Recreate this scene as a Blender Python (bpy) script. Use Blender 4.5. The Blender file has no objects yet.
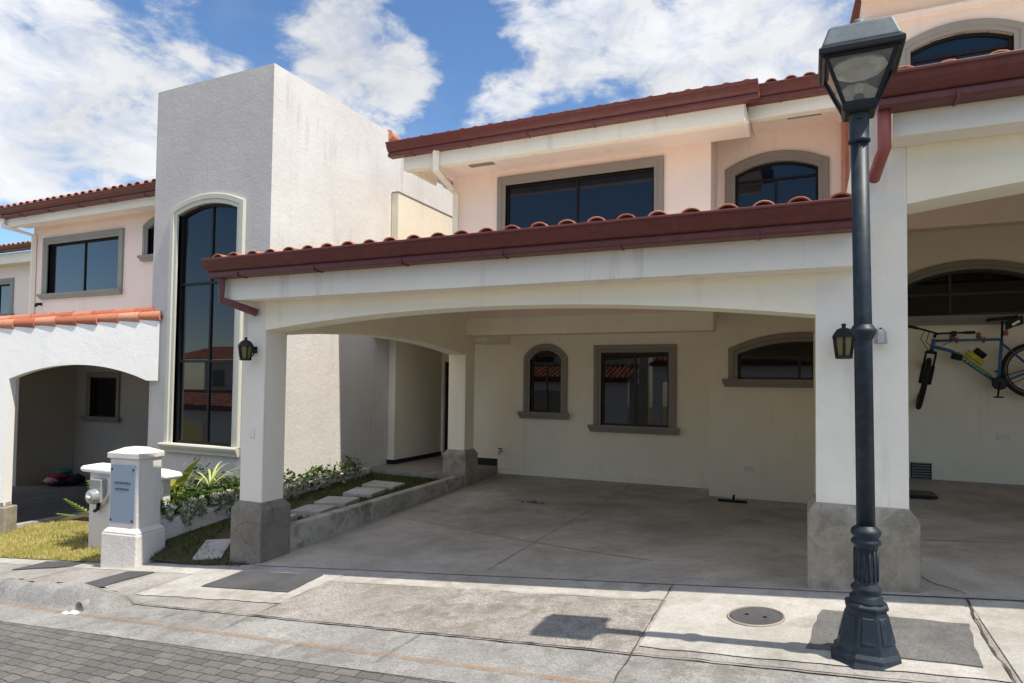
import bpy, bmesh, math, random
from mathutils import Vector, Matrix
from mathutils.geometry import tessellate_polygon
random.seed(7)
sc = bpy.context.scene
COL = sc.collection
S = 0.83          # drawing units -> metres
H0 = 2.0          # height of the lens above the drawing zero
PI = math.pi

# ------------------------------------------------------------------ camera
def W(p): return Vector((p[0]*S, p[1]*S, (p[2]+H0)*S))
yaw, pit, rol = 0.430446125, 0.0327549421, 0.0123658652
F = Vector((-math.sin(yaw)*math.cos(pit), math.cos(yaw)*math.cos(pit), math.sin(pit)))
rt = Vector((math.cos(yaw), math.sin(yaw), 0)); up = rt.cross(F)
rt2 = rt*math.cos(rol)+up*math.sin(rol); up2 = -rt*math.sin(rol)+up*math.cos(rol)
cd = bpy.data.cameras.new('camera'); cam = bpy.data.objects.new('camera', cd); COL.objects.link(cam)
cam.matrix_world = Matrix(((rt2.x, up2.x, -F.x, 0), (rt2.y, up2.y, -F.y, 0), (rt2.z, up2.z, -F.z, H0*S), (0, 0, 0, 1)))
cd.sensor_width = 36; cd.lens = 648.75/1024*36; cd.shift_y = 18.29/1024
cd.clip_start = .05; cd.clip_end = 2000
sc.camera = cam

# ------------------------------------------------------------------ light
TO_SUN = Vector((1, -0.11, 2.0)).normalized()
EL = math.asin(TO_SUN.z); AZ = math.atan2(TO_SUN.x, TO_SUN.y)
sd = bpy.data.lights.new('sun', 'SUN'); so = bpy.data.objects.new('sun', sd); COL.objects.link(so)
sd.energy = 4.3; sd.angle = math.radians(.5); sd.color = (1, .93, .81)
so.rotation_euler = (-TO_SUN).to_track_quat('-Z', 'Y').to_euler()
so.location = (0, 0, 30)
w = bpy.data.worlds.new('World'); sc.world = w; w.use_nodes = True
nt = w.node_tree; N = nt.nodes; L = nt.links; N.clear()
def wn(t, **k):
    n = N.new(t)
    for a, b in k.items(): setattr(n, a, b)
    return n
def wmath(op, a, b=None, c=None, clamp=False):
    n = N.new('ShaderNodeMath'); n.operation = op; n.use_clamp = clamp
    for i, v in enumerate((a, b, c)):
        if v is None: continue
        if isinstance(v, (int, float)): n.inputs[i].default_value = v
        else: L.new(v, n.inputs[i])
    return n.outputs[0]
out = wn('ShaderNodeOutputWorld')
sky = wn('ShaderNodeTexSky', sky_type='NISHITA', sun_disc=False)
sky.sun_elevation = EL; sky.sun_rotation = AZ; sky.altitude = 1100; sky.air_density = 1.0; sky.dust_density = .25; sky.ozone_density = 2.2
hsv = wn('ShaderNodeHueSaturation'); hsv.inputs['Saturation'].default_value = 1.12; hsv.inputs['Value'].default_value = 1.0
L.new(sky.outputs[0], hsv.inputs['Color'])
tc = wn('ShaderNodeTexCoord'); D = tc.outputs['Generated']
def wnoise(vec, scale, detail, rough, dist=0):
    n = wn('ShaderNodeTexNoise'); n.inputs['Scale'].default_value = scale; n.inputs['Detail'].default_value = detail
    n.inputs['Roughness'].default_value = rough; n.inputs['Distortion'].default_value = dist
    L.new(vec, n.inputs['Vector']); return n.outputs['Fac']
# cloud masses: direction, angular radius (rad), weight
def pix(x, y):
    v = rt2*((x-512)/648.75)+up2*(-(y-359.8)/648.75)+F
    return v.normalized()
CL = [(20, 95, .15, 1), (90, 80, .15, 1), (170, 70, .14, .9), (230, 75, .10, .8), (60, 130, .14, 1.15), (120, 125, .12, .95), (15, 150, .10, .9), (345, 45, .14, 1.45), (385, 70, .10, 1.35), (330, 90, .09, 1.0), (300, 20, .10, .75), (520, 105, .10, .85), (570, 60, .13, 1), (650, 70, .14, 1), (730, 60, .15, 1.1), (800, 40, .15, 1.1), (620, 20, .12, .9), (830, 90, .15, 1), (480, 130, .07, .7), (530, 20, .09, .7), (470, 20, .05, .4), (700, 100, .13, 1), (20, 300, .06, .25)]
acc = None
for (x, y, r, wt) in CL:
    c = pix(x, y)
    vm = wn('ShaderNodeVectorMath', operation='DISTANCE'); L.new(D, vm.inputs[0]); vm.inputs[1].default_value = c
    v = wmath('DIVIDE', vm.outputs['Value'], r*1.12); v = wmath('SUBTRACT', 1, v, clamp=True); v = wmath('MULTIPLY', v, wt)
    acc = v if acc is None else wmath('MAXIMUM', acc, v)
sep = wn('ShaderNodeSeparateXYZ'); L.new(D, sep.inputs[0])
hi = wn('ShaderNodeMapRange', interpolation_type='SMOOTHSTEP'); L.new(sep.outputs['Z'], hi.inputs['Value'])
hi.inputs['From Min'].default_value = .40; hi.inputs['From Max'].default_value = .50
hb = wn('ShaderNodeMapRange', interpolation_type='SMOOTHSTEP'); L.new(wmath('MULTIPLY', sep.outputs['Y'], -1), hb.inputs['Value'])
hb.inputs['From Min'].default_value = .15; hb.inputs['From Max'].default_value = .4
high = wmath('MULTIPLY', hi.outputs[0], hb.outputs[0])  # unseen bright cloud bank behind the camera, added to fill the shaded fronts
acc = wmath('MAXIMUM', acc, wmath('MULTIPLY', high, .95))
mp = wn('ShaderNodeMapping'); mp.inputs['Scale'].default_value = (1, 1, 1.9); mp.inputs['Rotation'].default_value = (0, .45, 0); L.new(D, mp.inputs[0])
n1 = wnoise(mp.outputs[0], 4.4, 11, .58, .25); n2 = wnoise(mp.outputs[0], 12, 8, .62, .35); n3 = wnoise(mp.outputs[0], 3.2, 5, .55)
den = wmath('ADD', wmath('MULTIPLY', acc, .88), wmath('MULTIPLY', wmath('SUBTRACT', n1, .5), 2.1))
den = wmath('ADD', den, wmath('MULTIPLY', wmath('SUBTRACT', n2, .5), .95))
mr = wn('ShaderNodeMapRange', interpolation_type='SMOOTHSTEP'); L.new(den, mr.inputs['Value'])
mr.inputs['From Min'].default_value = .22; mr.inputs['From Max'].default_value = .60
thin = wmath('MULTIPLY', wmath('SUBTRACT', n3, .45, clamp=True), .55)
hole_ = wn('ShaderNodeMapRange'); L.new(n2, hole_.inputs['Value']); hole_.inputs['From Min'].default_value = .34; hole_.inputs['From Max'].default_value = .56; hole_.inputs['To Min'].default_value = .55; hole_.inputs['To Max'].default_value = .98
alpha = wmath('MAXIMUM', wmath('MULTIPLY', mr.outputs[0], hole_.outputs[0]), thin)
alpha = wmath('MULTIPLY', alpha, wmath('SUBTRACT', 1, wmath('MULTIPLY', wmath('MULTIPLY', sep.outputs['Y'], -5, clamp=True), wmath('SUBTRACT', 1, hi.outputs[0]))))
cr = wn('ShaderNodeMapRange'); L.new(n1, cr.inputs['Value']); cr.inputs['From Min'].default_value = .3; cr.inputs['From Max'].default_value = .65
cr.inputs['To Min'].default_value = 3.9; cr.inputs['To Max'].default_value = 5.5
crv = wmath('MULTIPLY', cr.outputs[0], wmath('ADD', 1.0, wmath('MULTIPLY', high, .45)))
cc = wn('ShaderNodeCombineColor')
L.new(wmath('MULTIPLY', crv, .97), cc.inputs[0]); L.new(wmath('MULTIPLY', crv, .985), cc.inputs[1]); L.new(wmath('MULTIPLY', crv, 1.01), cc.inputs[2])
mx = wn('ShaderNodeMix', data_type='RGBA'); L.new(alpha, mx.inputs[0]); L.new(hsv.outputs[0], mx.inputs[6]); L.new(cc.outputs[0], mx.inputs[7])
bg = wn('ShaderNodeBackground'); bg.inputs['Strength'].default_value = .137
L.new(mx.outputs[2], bg.inputs['Color']); L.new(bg.outputs[0], out.inputs['Surface'])
vs = sc.view_settings; vs.view_transform = 'Standard'; vs.look = 'None'; vs.gamma = 1; vs.use_curve_mapping = False; vs.exposure = 0.44
sc.render.resolution_x = 1024; sc.render.resolution_y = 683
sc.cycles.max_bounces = 14; sc.cycles.diffuse_bounces = 12

# ------------------------------------------------------------------ materials
class MT:
    def __init__(s, name, rough=.8, spec=.4):
        s.m = bpy.data.materials.new(name); s.m.use_nodes = True
        s.t = s.m.node_tree; s.n = s.t.nodes; s.l = s.t.links
        s.b = s.n['Principled BSDF']; s.b.inputs['Roughness'].default_value = rough
        s.b.inputs['Specular IOR Level'].default_value = spec
        s.tc = s.n.new('ShaderNodeTexCoord').outputs['Object']
    def mapped(s, sc_=(1, 1, 1), rot=(0, 0, 0)):
        n = s.n.new('ShaderNodeMapping'); n.inputs['Scale'].default_value = sc_; n.inputs['Rotation'].default_value = rot
        s.l.new(s.tc, n.inputs[0]); return n.outputs[0]
    def noise(s, scale, detail=4, rough=.55, vec=None, dist=0):
        n = s.n.new('ShaderNodeTexNoise'); n.inputs['Scale'].default_value = scale; n.inputs['Detail'].default_value = detail
        n.inputs['Roughness'].default_value = rough; n.inputs['Distortion'].default_value = dist
        s.l.new(vec or s.tc, n.inputs['Vector']); return n.outputs['Fac']
    def ramp(s, fac, stops):
        n = s.n.new('ShaderNodeValToRGB'); e = n.color_ramp.elements
        while len(e) < len(stops): e.new(.5)
        for el, (p, c) in zip(e, stops):
            el.position = p
            if isinstance(c, (int, float)): c = (c, c, c)
            el.color = (*c, 1)
        s.l.new(fac, n.inputs[0]); return n.outputs[0]
    def math(s, op, a, b=None, clamp=False):
        n = s.n.new('ShaderNodeMath'); n.operation = op; n.use_clamp = clamp
        for i, v in enumerate((a, b)):
            if v is None: continue
            if isinstance(v, (int, float)): n.inputs[i].default_value = v
            else: s.l.new(v, n.inputs[i])
        return n.outputs[0]
    def mix(s, fac, a, b, mode='MIX'):
        n = s.n.new('ShaderNodeMix'); n.data_type = 'RGBA'; n.blend_type = mode
        for i, v in ((0, fac), (6, a), (7, b)):
            if isinstance(v, (int, float)): n.inputs[i].default_value = v
            elif isinstance(v, tuple): n.inputs[i].default_value = (*v, 1)
            else: s.l.new(v, n.inputs[i])
        return n.outputs[2]
    def color(s, c):
        if isinstance(c, tuple): s.b.inputs['Base Color'].default_value = (*c, 1)
        else: s.l.new(c, s.b.inputs['Base Color'])
    def bump(s, h, strength=.3, dist=.01):
        n = s.n.new('ShaderNodeBump'); n.inputs['Strength'].default_value = strength; n.inputs['Distance'].default_value = dist
        s.l.new(h, n.inputs['Height']); s.l.new(n.outputs[0], s.b.inputs['Normal'])
    def island(s):
        return s.n.new('ShaderNodeNewGeometry').outputs['Random Per Island']

def sub(c, k): return tuple(max(0, v*k) for v in c)
def stucco(name, c, streak=.25, bump=.35, dirt=(.30, .27, .23), patch=.10, bscale=34):
    m = MT(name, .88, .25)
    a = m.noise(1.1, 5, .6); b = m.noise(9, 5, .65)
    col = m.mix(m.ramp(a, [(.3, 0), (.72, 1)]), sub(c, 1-patch), sub(c, 1+patch*.35))
    col = m.mix(m.math('MULTIPLY', m.ramp(b, [(.5, 0), (.75, 1)]), .12), col, sub(c, .7))
    st = m.noise(1, 6, .65, m.mapped((5.5, 5.5, .35)), .2)
    st2 = m.noise(.8, 3, .5)
    k = m.math('MULTIPLY', m.ramp(st, [(.55, 0), (.78, 1)]), m.ramp(st2, [(.42, 0), (.62, 1)]))
    col = m.mix(m.math('MULTIPLY', k, streak), col, dirt)
    m.color(col)
    h = m.math('ADD', m.math('MULTIPLY', m.noise(bscale, 5, .65), .7), m.math('MULTIPLY', m.noise(6, 3, .5, None, .6), .8))
    m.bump(h, bump, .02)
    return m.m
def concrete(name, c, c2, stain=(.10, .09, .075), st=.5, speck=.5, bump=.35, scale=1.0, crack=0, rough=.9):
    m = MT(name, rough, .25)
    a = m.noise(1.3*scale, 7, .65, None, .3); b = m.noise(60*scale, 3, .7); d = m.noise(5*scale, 6, .7, None, .4)
    col = m.mix(m.ramp(a, [(.34, 0), (.64, 1)]), sub(c, .92), sub(c2, 1.08))
    e_ = m.noise(.55*scale, 5, .7, None, .8); g_ = m.noise(17*scale, 4, .75)
    col = m.mix(m.math('MULTIPLY', m.math('MULTIPLY', m.ramp(d, [(.44, 0), (.60, 1)]), m.ramp(e_, [(.38, .1), (.56, 1)])), st), col, stain)
    col = m.mix(m.math('MULTIPLY', m.ramp(g_, [(.5, 0), (.68, 1)]), speck*.6), col, sub(c, .5))
    col = m.mix(m.math('MULTIPLY', m.ramp(b, [(.36, 1), (.56, 0)]), speck), col, sub(c, .45))
    h = m.math('ADD', m.math('MULTIPLY', b, .5), d)
    if crack:
        v = m.n.new('ShaderNodeTexVoronoi'); v.feature = 'DISTANCE_TO_EDGE'; v.inputs['Scale'].default_value = crack
        nz = m.n.new('ShaderNodeTexNoise'); nz.inputs['Scale'].default_value = 5; m.l.new(m.tc, nz.inputs['Vector'])
        vm = m.n.new('ShaderNodeMix'); vm.data_type = 'RGBA'; vm.inputs[0].default_value = .12
        m.l.new(m.tc, vm.inputs[6]); m.l.new(nz.outputs['Color'], vm.inputs[7]); m.l.new(vm.outputs[2], v.inputs['Vector'])
        ck = m.ramp(v.outputs['Distance'], [(0, 1), (.022, 0)])
        col = m.mix(m.math('MULTIPLY', ck, m.ramp(m.noise(2.2, 2), [(.4, 0), (.55, .7)])), col, sub(c, .3))
    m.color(col); m.bump(h, bump, .012)
    return m.m
def paint(name, c, rough=.45, var=.12, bump=.05, spec=.5, metal=0, dust=0):
    m = MT(name, rough, spec); m.b.inputs['Metallic'].default_value = metal
    col = m.mix(m.ramp(m.noise(7, 5, .6), [(.3, 0), (.7, 1)]), sub(c, 1-var), sub(c, 1+var))
    if dust:
        col = m.mix(m.math('MULTIPLY', m.ramp(m.noise(14, 6, .7), [(.48, 0), (.72, 1)]), dust), col, (.33, .33, .33))
    m.color(col); m.bump(m.noise(50, 3), bump, .004)
    return m.m

PAINT_OUT = stucco('cream_white_stucco', (.87, .81, .71), .55)
PAINT_IN = stucco('cream_stucco', (.92, .845, .675), .25, .22, patch=.06)
PAINT_BEAM = stucco('grey_white_stucco', (.81, .755, .655), .70, .22, patch=.06)
PAINT_TOWER = stucco('rough_grey_white_stucco', (.655, .63, .60), .85, .40, bscale=18)
PAINT_TFRONT = stucco('rough_grey_stucco', (.59, .55, .52), .75, .40, bscale=24)
PAINT_PINK = stucco('pale_rose_stucco', (.86, .70, .625), .3, .25, patch=.05)
PAINT_WHITE = stucco('white_stucco', (.93, .91, .87), .20, .25, patch=.05)
PAINT_PILLAR = stucco('worn_white_stucco', (.74, .70, .645), .7, .5, dirt=(.35, .27, .18))
TRIM = stucco('taupe_moulding', (.30, .275, .235), .15, .15, patch=.1)
TRIM_UP = stucco('grey_brown_moulding', (.27, .235, .21), .15, .15, patch=.1)
TRIM_GREEN = stucco('grey_green_moulding', (.30, .295, .27), .15, .15, patch=.1)
TRIM_CREAM = stucco('cream_moulding', (.60, .585, .50), .15, .2, patch=.06)
MAROON = paint('maroon_gutter_paint', (.120, .026, .021), .42, .10, .03, .45, 0, .04)
MAROON_L = paint('rose_red_pipe_paint', (.30, .075, .06), .45, .1)
BLACK = paint('black_metal', (.009, .010, .012), .5, .12, .05, .3)
LAMPM = paint('blue_black_cast_iron', (.012, .021, .032), .5, .25, .12, .4, 0, .06)
LAMPTOP = paint('weathered_grey_lamp_roof', (.10, .125, .14), .55, .2, .1, .4, 0, .15)
FRAME = paint('dark_bronze_aluminium', (.012, .009, .008), .6, .1, .05, .2)
FRAME_BROWN = paint('brown_wood_frame', (.030, .017, .010), .5, .2)
SKIRT = paint('black_skirting', (.010, .011, .013), .4)
WHITE_PIPE = paint('white_painted_pipe', (.72, .70, .66), .5, .05)
def glass(name, tint, ior=1.5, rough=.012):
    m = MT(name, rough, .5); m.b.inputs['IOR'].default_value = ior; m.color(tint)
    m.bump(m.noise(1.3, 2), .012, .02)
    return m.m
GLASS = glass('dark_glass', (.006, .007, .008), 1.55)
GLASS_T = glass('tinted_reflective_glass', (.012, .014, .016), 2.0)
GLASS_D = glass('dark_tinted_glass', (.006, .008, .011), 1.55)
GLASS_U = glass('blue_tinted_glass', (.005, .010, .020), 1.5)
def tiles(name, a, b, c):
    m = MT(name, .75, .3)
    col = m.ramp(m.island(), [(0, a), (.45, b), (1, c)])
    col = m.mix(m.math('MULTIPLY', m.ramp(m.noise(16, 5, .7), [(.5, 0), (.75, 1)]), .45), col, (.10, .06, .045))
    m.color(col); m.bump(m.noise(45, 4), .2, .005); return m.m
TILE = tiles('terracotta_tiles', (.40, .125, .066), (.50, .18, .10), (.62, .29, .19))
TILE_HOLLOW = paint('dark_tile_hollow', (.030, .016, .012), .95, .3)
TILE_BASE = paint('terracotta_underlay', (.20, .06, .04), .8)
BASE_L = concrete('cracked_grey_cement', (0.235, 0.205, 0.175), (0.300, 0.265, 0.228), (.11, .1, .09), .35, .25, .3, 1.3, 3.2)
BASE_R = concrete('stained_grey_cement', (0.300, 0.265, 0.209), (0.420, 0.375, 0.306), (.15, .13, .10), .55, .25, .4, 1.2)
DRIVE = concrete('driveway_concrete', (0.353, 0.330, 0.297), (0.484, 0.456, 0.424), (.15, .12, .095), .28, .25, .2, .7, 0, .75)
WALK = concrete('sidewalk_concrete', (0.307, 0.286, 0.265), (0.409, 0.388, 0.366), (.17, .15, .12), .5, .5, .5)
WALK_LIGHT = concrete('pale_new_concrete', (0.400, 0.383, 0.350), (0.493, 0.475, 0.445), (.24, .21, .17), .55, .3, .35)
WALK_AGG = concrete('rough_aggregate_concrete', (0.344, 0.320, 0.292), (0.437, 0.412, 0.382), (.14, .12, .095), .6, .85, 1.0, 1.3)
APRON = concrete('grey_kerb_concrete', (0.270, 0.260, 0.249), (0.372, 0.364, 0.350), (.14, .13, .115), .65, .55, .7)
KERB = concrete('peeling_painted_kerb', (0.420, 0.385, 0.320), (0.500, 0.465, 0.398), (.06, .055, .05), .75, .25, .4, 1.2)
SLAB = concrete('porch_concrete', (0.260, 0.242, 0.212), (0.335, 0.315, 0.286), (.12, .1, .08), .35, .2, .2)
STONE = concrete('stepping_stone_concrete', (.42, .40, .36), (.52, .49, .45), (.2, .19, .17), .4, .3, .3)
PLATE = concrete('dark_asphalt_cover', (.075, .075, .080), (.10, .10, .105), (.04, .04, .04), .25, .3, .25, 1)
LFLOOR = concrete('shaded_floor', (.15, .135, .12), (.20, .18, .155), (.08, .07, .06), .4, .2, .2)  # floor colour darkened to carry the neighbour carport's shade
DARKLINE = paint('joint_dirt', (.065, .055, .042), .95, .3)
PALELINE = paint('pale_joint_filler', (.46, .43, .38), .9, .15)
SOIL = concrete('garden_soil', (.075, .052, .032), (.11, .085, .045), (.03, .02, .012), .5, .5, .8, 2)
TURF = concrete('dry_turf', (.30, .26, .09), (.22, .22, .06), (.34, .27, .13), .5, .5, .8, 2)

def road_mat():
    m = MT('interlocking_pavers', .9, .25)
    bk = m.n.new('ShaderNodeTexBrick'); bk.offset = .5
    bk.inputs['Scale'].default_value = 1; bk.inputs['Mortar Size'].default_value = .0042; bk.inputs['Mortar Smooth'].default_value = .3
    bk.inputs['Brick Width'].default_value = .17; bk.inputs['Row Height'].default_value = .085; bk.inputs['Bias'].default_value = 0
    bk.inputs['Color1'].default_value = (.115, .11, .105, 1); bk.inputs['Color2'].default_value = (.205, .195, .185, 1); bk.inputs['Mortar'].default_value = (.035, .032, .028, 1)
    wv = m.n.new('ShaderNodeTexWave'); wv.wave_type = 'BANDS'; wv.bands_direction = 'X'; wv.wave_profile = 'TRI'
    mp_ = m.mapped((1, 1, 1), (0, 0, math.radians(3)))
    sx = m.n.new('ShaderNodeSeparateXYZ'); m.l.new(mp_, sx.inputs[0])
    zz = m.math('MULTIPLY', m.math('PINGPONG', m.math('ADD', sx.outputs[0], 100), .085), .09)
    nz = m.math('MULTIPLY', m.math('SUBTRACT', m.noise(3, 3), .5), .03)
    cx = m.n.new('ShaderNodeCombineXYZ'); m.l.new(m.math('ADD', sx.outputs[0], nz), cx.inputs[0]); m.l.new(m.math('ADD', m.math('ADD', sx.outputs[1], zz), nz), cx.inputs[1])
    m.l.new(cx.outputs[0], bk.inputs['Vector'])
    col = m.mix(m.ramp(m.noise(.9, 6, .65), [(.3, 0), (.7, .55)]), bk.outputs['Color'], (.20, .19, .175))
    col = m.mix(m.math('MULTIPLY', m.ramp(m.noise(70, 3, .7), [(.4, 1), (.6, 0)]), .4), col, (.06, .055, .05))
    col = m.mix(m.math('MULTIPLY', bk.outputs['Fac'], m.ramp(m.noise(2.5, 4), [(.3, .25), (.6, .75)])), col, (.035, .03, .026))
    m.color(col)
    h = m.math('SUBTRACT', m.math('MULTIPLY', m.noise(60, 3, .6), .25), m.math('MULTIPLY', bk.outputs['Fac'], 1.0))
    m.bump(h, .7, .012)
    return m.m
ROAD = road_mat()
def worn_line():
    m = MT('worn_orange_kerb_paint', .9, .2); m.color(m.mix(m.noise(9, 4), (.38, .22, .10), (.48, .33, .18)))
    k = m.ramp(m.noise(5.5, 8, .8), [(.36, 0), (.66, .55)])
    m.l.new(k, m.b.inputs['Alpha']); return m.m
WORN = worn_line()
def leafmat(name, stops, rough=.5, trans=.25):
    m = MT(name, rough, .35); col = m.ramp(m.island(), stops)
    if 'grass' in name: col = m.mix(m.ramp(m.noise(1.6, 4, .6), [(.42, 0), (.62, .75)]), col, tuple(x*1.05 for x in stops[-1][1]))
    m.color(col)
    if trans:
        tr = m.n.new('ShaderNodeBsdfTranslucent'); m.l.new(col, tr.inputs['Color'])
        mxs = m.n.new('ShaderNodeMixShader'); mxs.inputs[0].default_value = trans
        m.l.new(m.b.outputs[0], mxs.inputs[1]); m.l.new(tr.outputs[0], mxs.inputs[2])
        m.l.new(mxs.outputs[0], m.n['Material Output'].inputs['Surface'])
    return m.m
LEAF_HEDGE = leafmat('hedge_leaves', [(0, (.025, .05, .010)), (.5, (.07, .13, .02)), (1, (.22, .28, .07))])
LEAF_PALE = leafmat('variegated_leaves', [(0, (.06, .09, .03)), (.3, (.34, .36, .22)), (1, (.80, .77, .64))])
LEAF_BROAD = leafmat('broad_yellow_green_leaves', [(0, (.16, .20, .02)), (1, (.34, .36, .05))], .4)
LEAF_STRAP = leafmat('pale_strap_leaves', [(0, (.40, .46, .14)), (1, (.66, .68, .30))], .5)
LEAF_GREY = leafmat('grey_green_leaves', [(0, (.05, .09, .06)), (1, (.14, .20, .14))])
LEAF_FROND = leafmat('bright_green_frond', [(0, (.10, .20, .02)), (1, (.22, .36, .05))])
BLADE = leafmat('grass_blades', [(0, (.55, .43, .15)), (.35, (.34, .37, .08)), (1, (.66, .54, .22))], .7, .3)
BLADE_D = leafmat('dark_grass_blades', [(0, (.06, .05, .02)), (.5, (.06, .09, .02)), (1, (.11, .13, .035))], .7, .2)
STEM = paint('plant_stem', (.10, .08, .04), .8)

# ------------------------------------------------------------------ mesh builder
class MB:
    def __init__(s): s.v = []; s.f = []; s.sm = []
    def add(s, vs_, fs, smooth=False):
        o = len(s.v); s.v += [tuple(p) for p in vs_]
        for f in fs: s.f.append([i+o for i in f]); s.sm.append(smooth)
        return s
    def box(s, x0, x1, y0, y1, z0, z1):
        return s.add([(x0, y0, z0), (x1, y0, z0), (x1, y1, z0), (x0, y1, z0), (x0, y0, z1), (x1, y0, z1), (x1, y1, z1), (x0, y1, z1)],
                     [(0, 3, 2, 1), (4, 5, 6, 7), (0, 1, 5, 4), (1, 2, 6, 5), (2, 3, 7, 6), (3, 0, 4, 7)])
    def loft(s, rings, caps=True, smooth=False, closed=True):
        n = len(rings[0]); vs_ = [p for r in rings for p in r]; fs = []
        for i in range(len(rings)-1):
            for j in range(n if closed else n-1):
                k = (j+1) % n
                fs.append((i*n+j, i*n+k, (i+1)*n+k, (i+1)*n+j))
        s.add(vs_, fs, smooth)
        if caps:
            s.add(rings[0], [tuple(range(n-1, -1, -1))]); s.add(rings[-1], [tuple(range(n))])
        return s
    def lathe(s, prof, c, n=20, smooth=True, rot=0, squash=1):
        rings = [[(c[0]+r*math.cos(rot+2*PI*k/n), c[1]+r*squash*math.sin(rot+2*PI*k/n), c[2]+z) for k in range(n)] for r, z in prof]
        return s.loft(rings, True, smooth)
    def tube(s, pts, r, n=8, smooth=True, caps=True):
        pts = [Vector(p) for p in pts]; rs = r if isinstance(r, (list, tuple)) else [r]*len(pts)
        rings = []; u = None
        for i, p in enumerate(pts):
            a = pts[max(i-1, 0)]; b = pts[min(i+1, len(pts)-1)]; d = (b-a).normalized()
            if u is None:
                u = d.cross(Vector((0, 0, 1)))
                if u.length < .05: u = d.cross(Vector((1, 0, 0)))
            u = (u-d*u.dot(d)).normalized(); v = d.cross(u)
            rings.append([p+u*(rs[i]*math.cos(2*PI*k/n))+v*(rs[i]*math.sin(2*PI*k/n)) for k in range(n)])
        return s.loft(rings, caps, smooth)
    def torus(s, c, ax, R, r, n=40, m=8):
        ax = Vector(ax).normalized(); u = ax.orthogonal().normalized(); v = ax.cross(u); c = Vector(c); vs_ = []; fs = []
        for i in range(n):
            a = 2*PI*i/n; d = u*math.cos(a)+v*math.sin(a)
            for j in range(m):
                b = 2*PI*j/m; vs_.append(c+d*(R+r*math.cos(b))+ax*(r*math.sin(b)))
        for i in range(n):
            for j in range(m):
                fs.append((i*m+j, ((i+1) % n)*m+j, ((i+1) % n)*m+(j+1) % m, i*m+(j+1) % m))
        return s.add(vs_, fs, True)
    def panel(s, outline, holes, fn, thick):
        # flat wall with openings: fn(u, z, d) -> 3-D point, d = depth into the wall
        loops = [outline]+holes
        tri = tessellate_polygon([[Vector((a, b, 0)) for a, b in l] for l in loops])
        flat = [p for l in loops for p in l]; n = len(flat)
        s.add([fn(a, b, 0) for a, b in flat]+[fn(a, b, thick) for a, b in flat],
              [tuple(t) for t in tri]+[tuple(i+n for i in reversed(t)) for t in tri])
        o = 0
        vs_ = [fn(a, b, 0) for a, b in flat]+[fn(a, b, thick) for a, b in flat]; fs = []
        for l in loops:
            k = len(l)
            for i in range(k): fs.append((o+i, o+(i+1) % k, n+o+(i+1) % k, n+o+i))
            o += k
        return s.add(vs_, fs)
    def build(s, name, mat, parent=None, bevel=0, fix=True):
        me = bpy.data.meshes.new(name); off = Vector((0, 0, 0)); q = parent
        while q is not None: off = off+q.location; q = q.parent
        vw = [W(p)-off for p in s.v]
        me.from_pydata(vw, [], s.f); me.polygons.foreach_set('use_smooth', s.sm)
        me.materials.append(mat)
        if fix:
            bm = bmesh.new(); bm.from_mesh(me); bmesh.ops.remove_doubles(bm, verts=bm.verts, dist=1e-5)
            bmesh.ops.recalc_face_normals(bm, faces=bm.faces); bm.to_mesh(me); bm.free()
        me.update(); o = bpy.data.objects.new(name, me); COL.objects.link(o)
        if parent is not None: o.parent = parent
        if bevel:
            md = o.modifiers.new('bevel', 'BEVEL'); md.width = bevel*S; md.segments = 2; md.limit_method = 'ANGLE'; md.angle_limit = math.radians(40)
        return o
def thing(name, label, cat, loc=(0, 0, 0), group=None):
    o = bpy.data.objects.new(name, None); o.empty_display_size = .2; COL.objects.link(o); o.location = W(loc)
    o['label'] = label; o['category'] = cat
    if group: o['group'] = group
    return o
def tag(o, label, cat, group=None):
    o['label'] = label; o['category'] = cat
    if group: o['group'] = group
    return o
def struct(o, kind='structure'): o['kind'] = kind; return o

# ------------------------------------------------------------------ ground
def G(x, y): return -1.83+.0945*x+.03*(y-6.5)
def lerp(a, b, t): return a+(b-a)*t
def tab(t, y):
    if y <= t[0][0]: return t[0][1]
    for (a, va), (b, vb) in zip(t, t[1:]):
        if y <= b: return lerp(va, vb, (y-a)/(b-a))
    return t[-1][1]
def sheet(name, xs, ylo, yhi, zf, ny, mat, kind='structure', jag=0):
    m = MB(); vs_ = []; fs = []
    for x in xs:
        a = ylo(x) if callable(ylo) else ylo; b = yhi(x) if callable(yhi) else yhi
        for j in range(ny+1):
            y = lerp(a, b, j/ny)
            if jag and j in (0, ny): y += random.uniform(-jag, jag)
            vs_.append((x, y, zf(x, y)))
    n = ny+1
    for i in range(len(xs)-1):
        for j in range(ny): fs.append((i*n+j, (i+1)*n+j, (i+1)*n+j+1, i*n+j+1))
    m.add(vs_, fs, True); return struct(m.build(name, mat, None, 0, False), kind)
def rng(a, b, n): return [lerp(a, b, i/n) for i in range(n+1)]
def Gbig(x, y): return G(max(-45, min(40, x)), max(-30, min(12, y)))-(.30 if y < 6 else 1.3)
sheet('ground', rng(-160, 160, 64), -160, 160, Gbig, 64, TURF)
kerbY = lambda x: 4.05-.018*(x+2.7)
lineY = lambda x: 4.31-.040*(x+2.5)
jointY = lambda x: 4.79-.020*(x+3)
XR = rng(-40, 16, 56)
sheet('road', XR, -4.4, lambda x: kerbY(x)+.06, lambda x, y: G(x, y)-.004, 6, ROAD)
def kz(x, y):        # gutter, rolled kerb and apron
    z = G(x, y)
    if x < -6.85:
        t = min(1, (-6.85-x)/.3)**.6; c = jointY(x)-.12
        z += .20*t*max(0, 1-((y-c)/.21)**2)*(1+.12*math.sin(x*9)+.08*math.sin(x*23))
    return z
sheet('gutter_strip', rng(-40, 16, 280), kerbY, lambda x: jointY(x), kz, 22, APRON)
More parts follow.
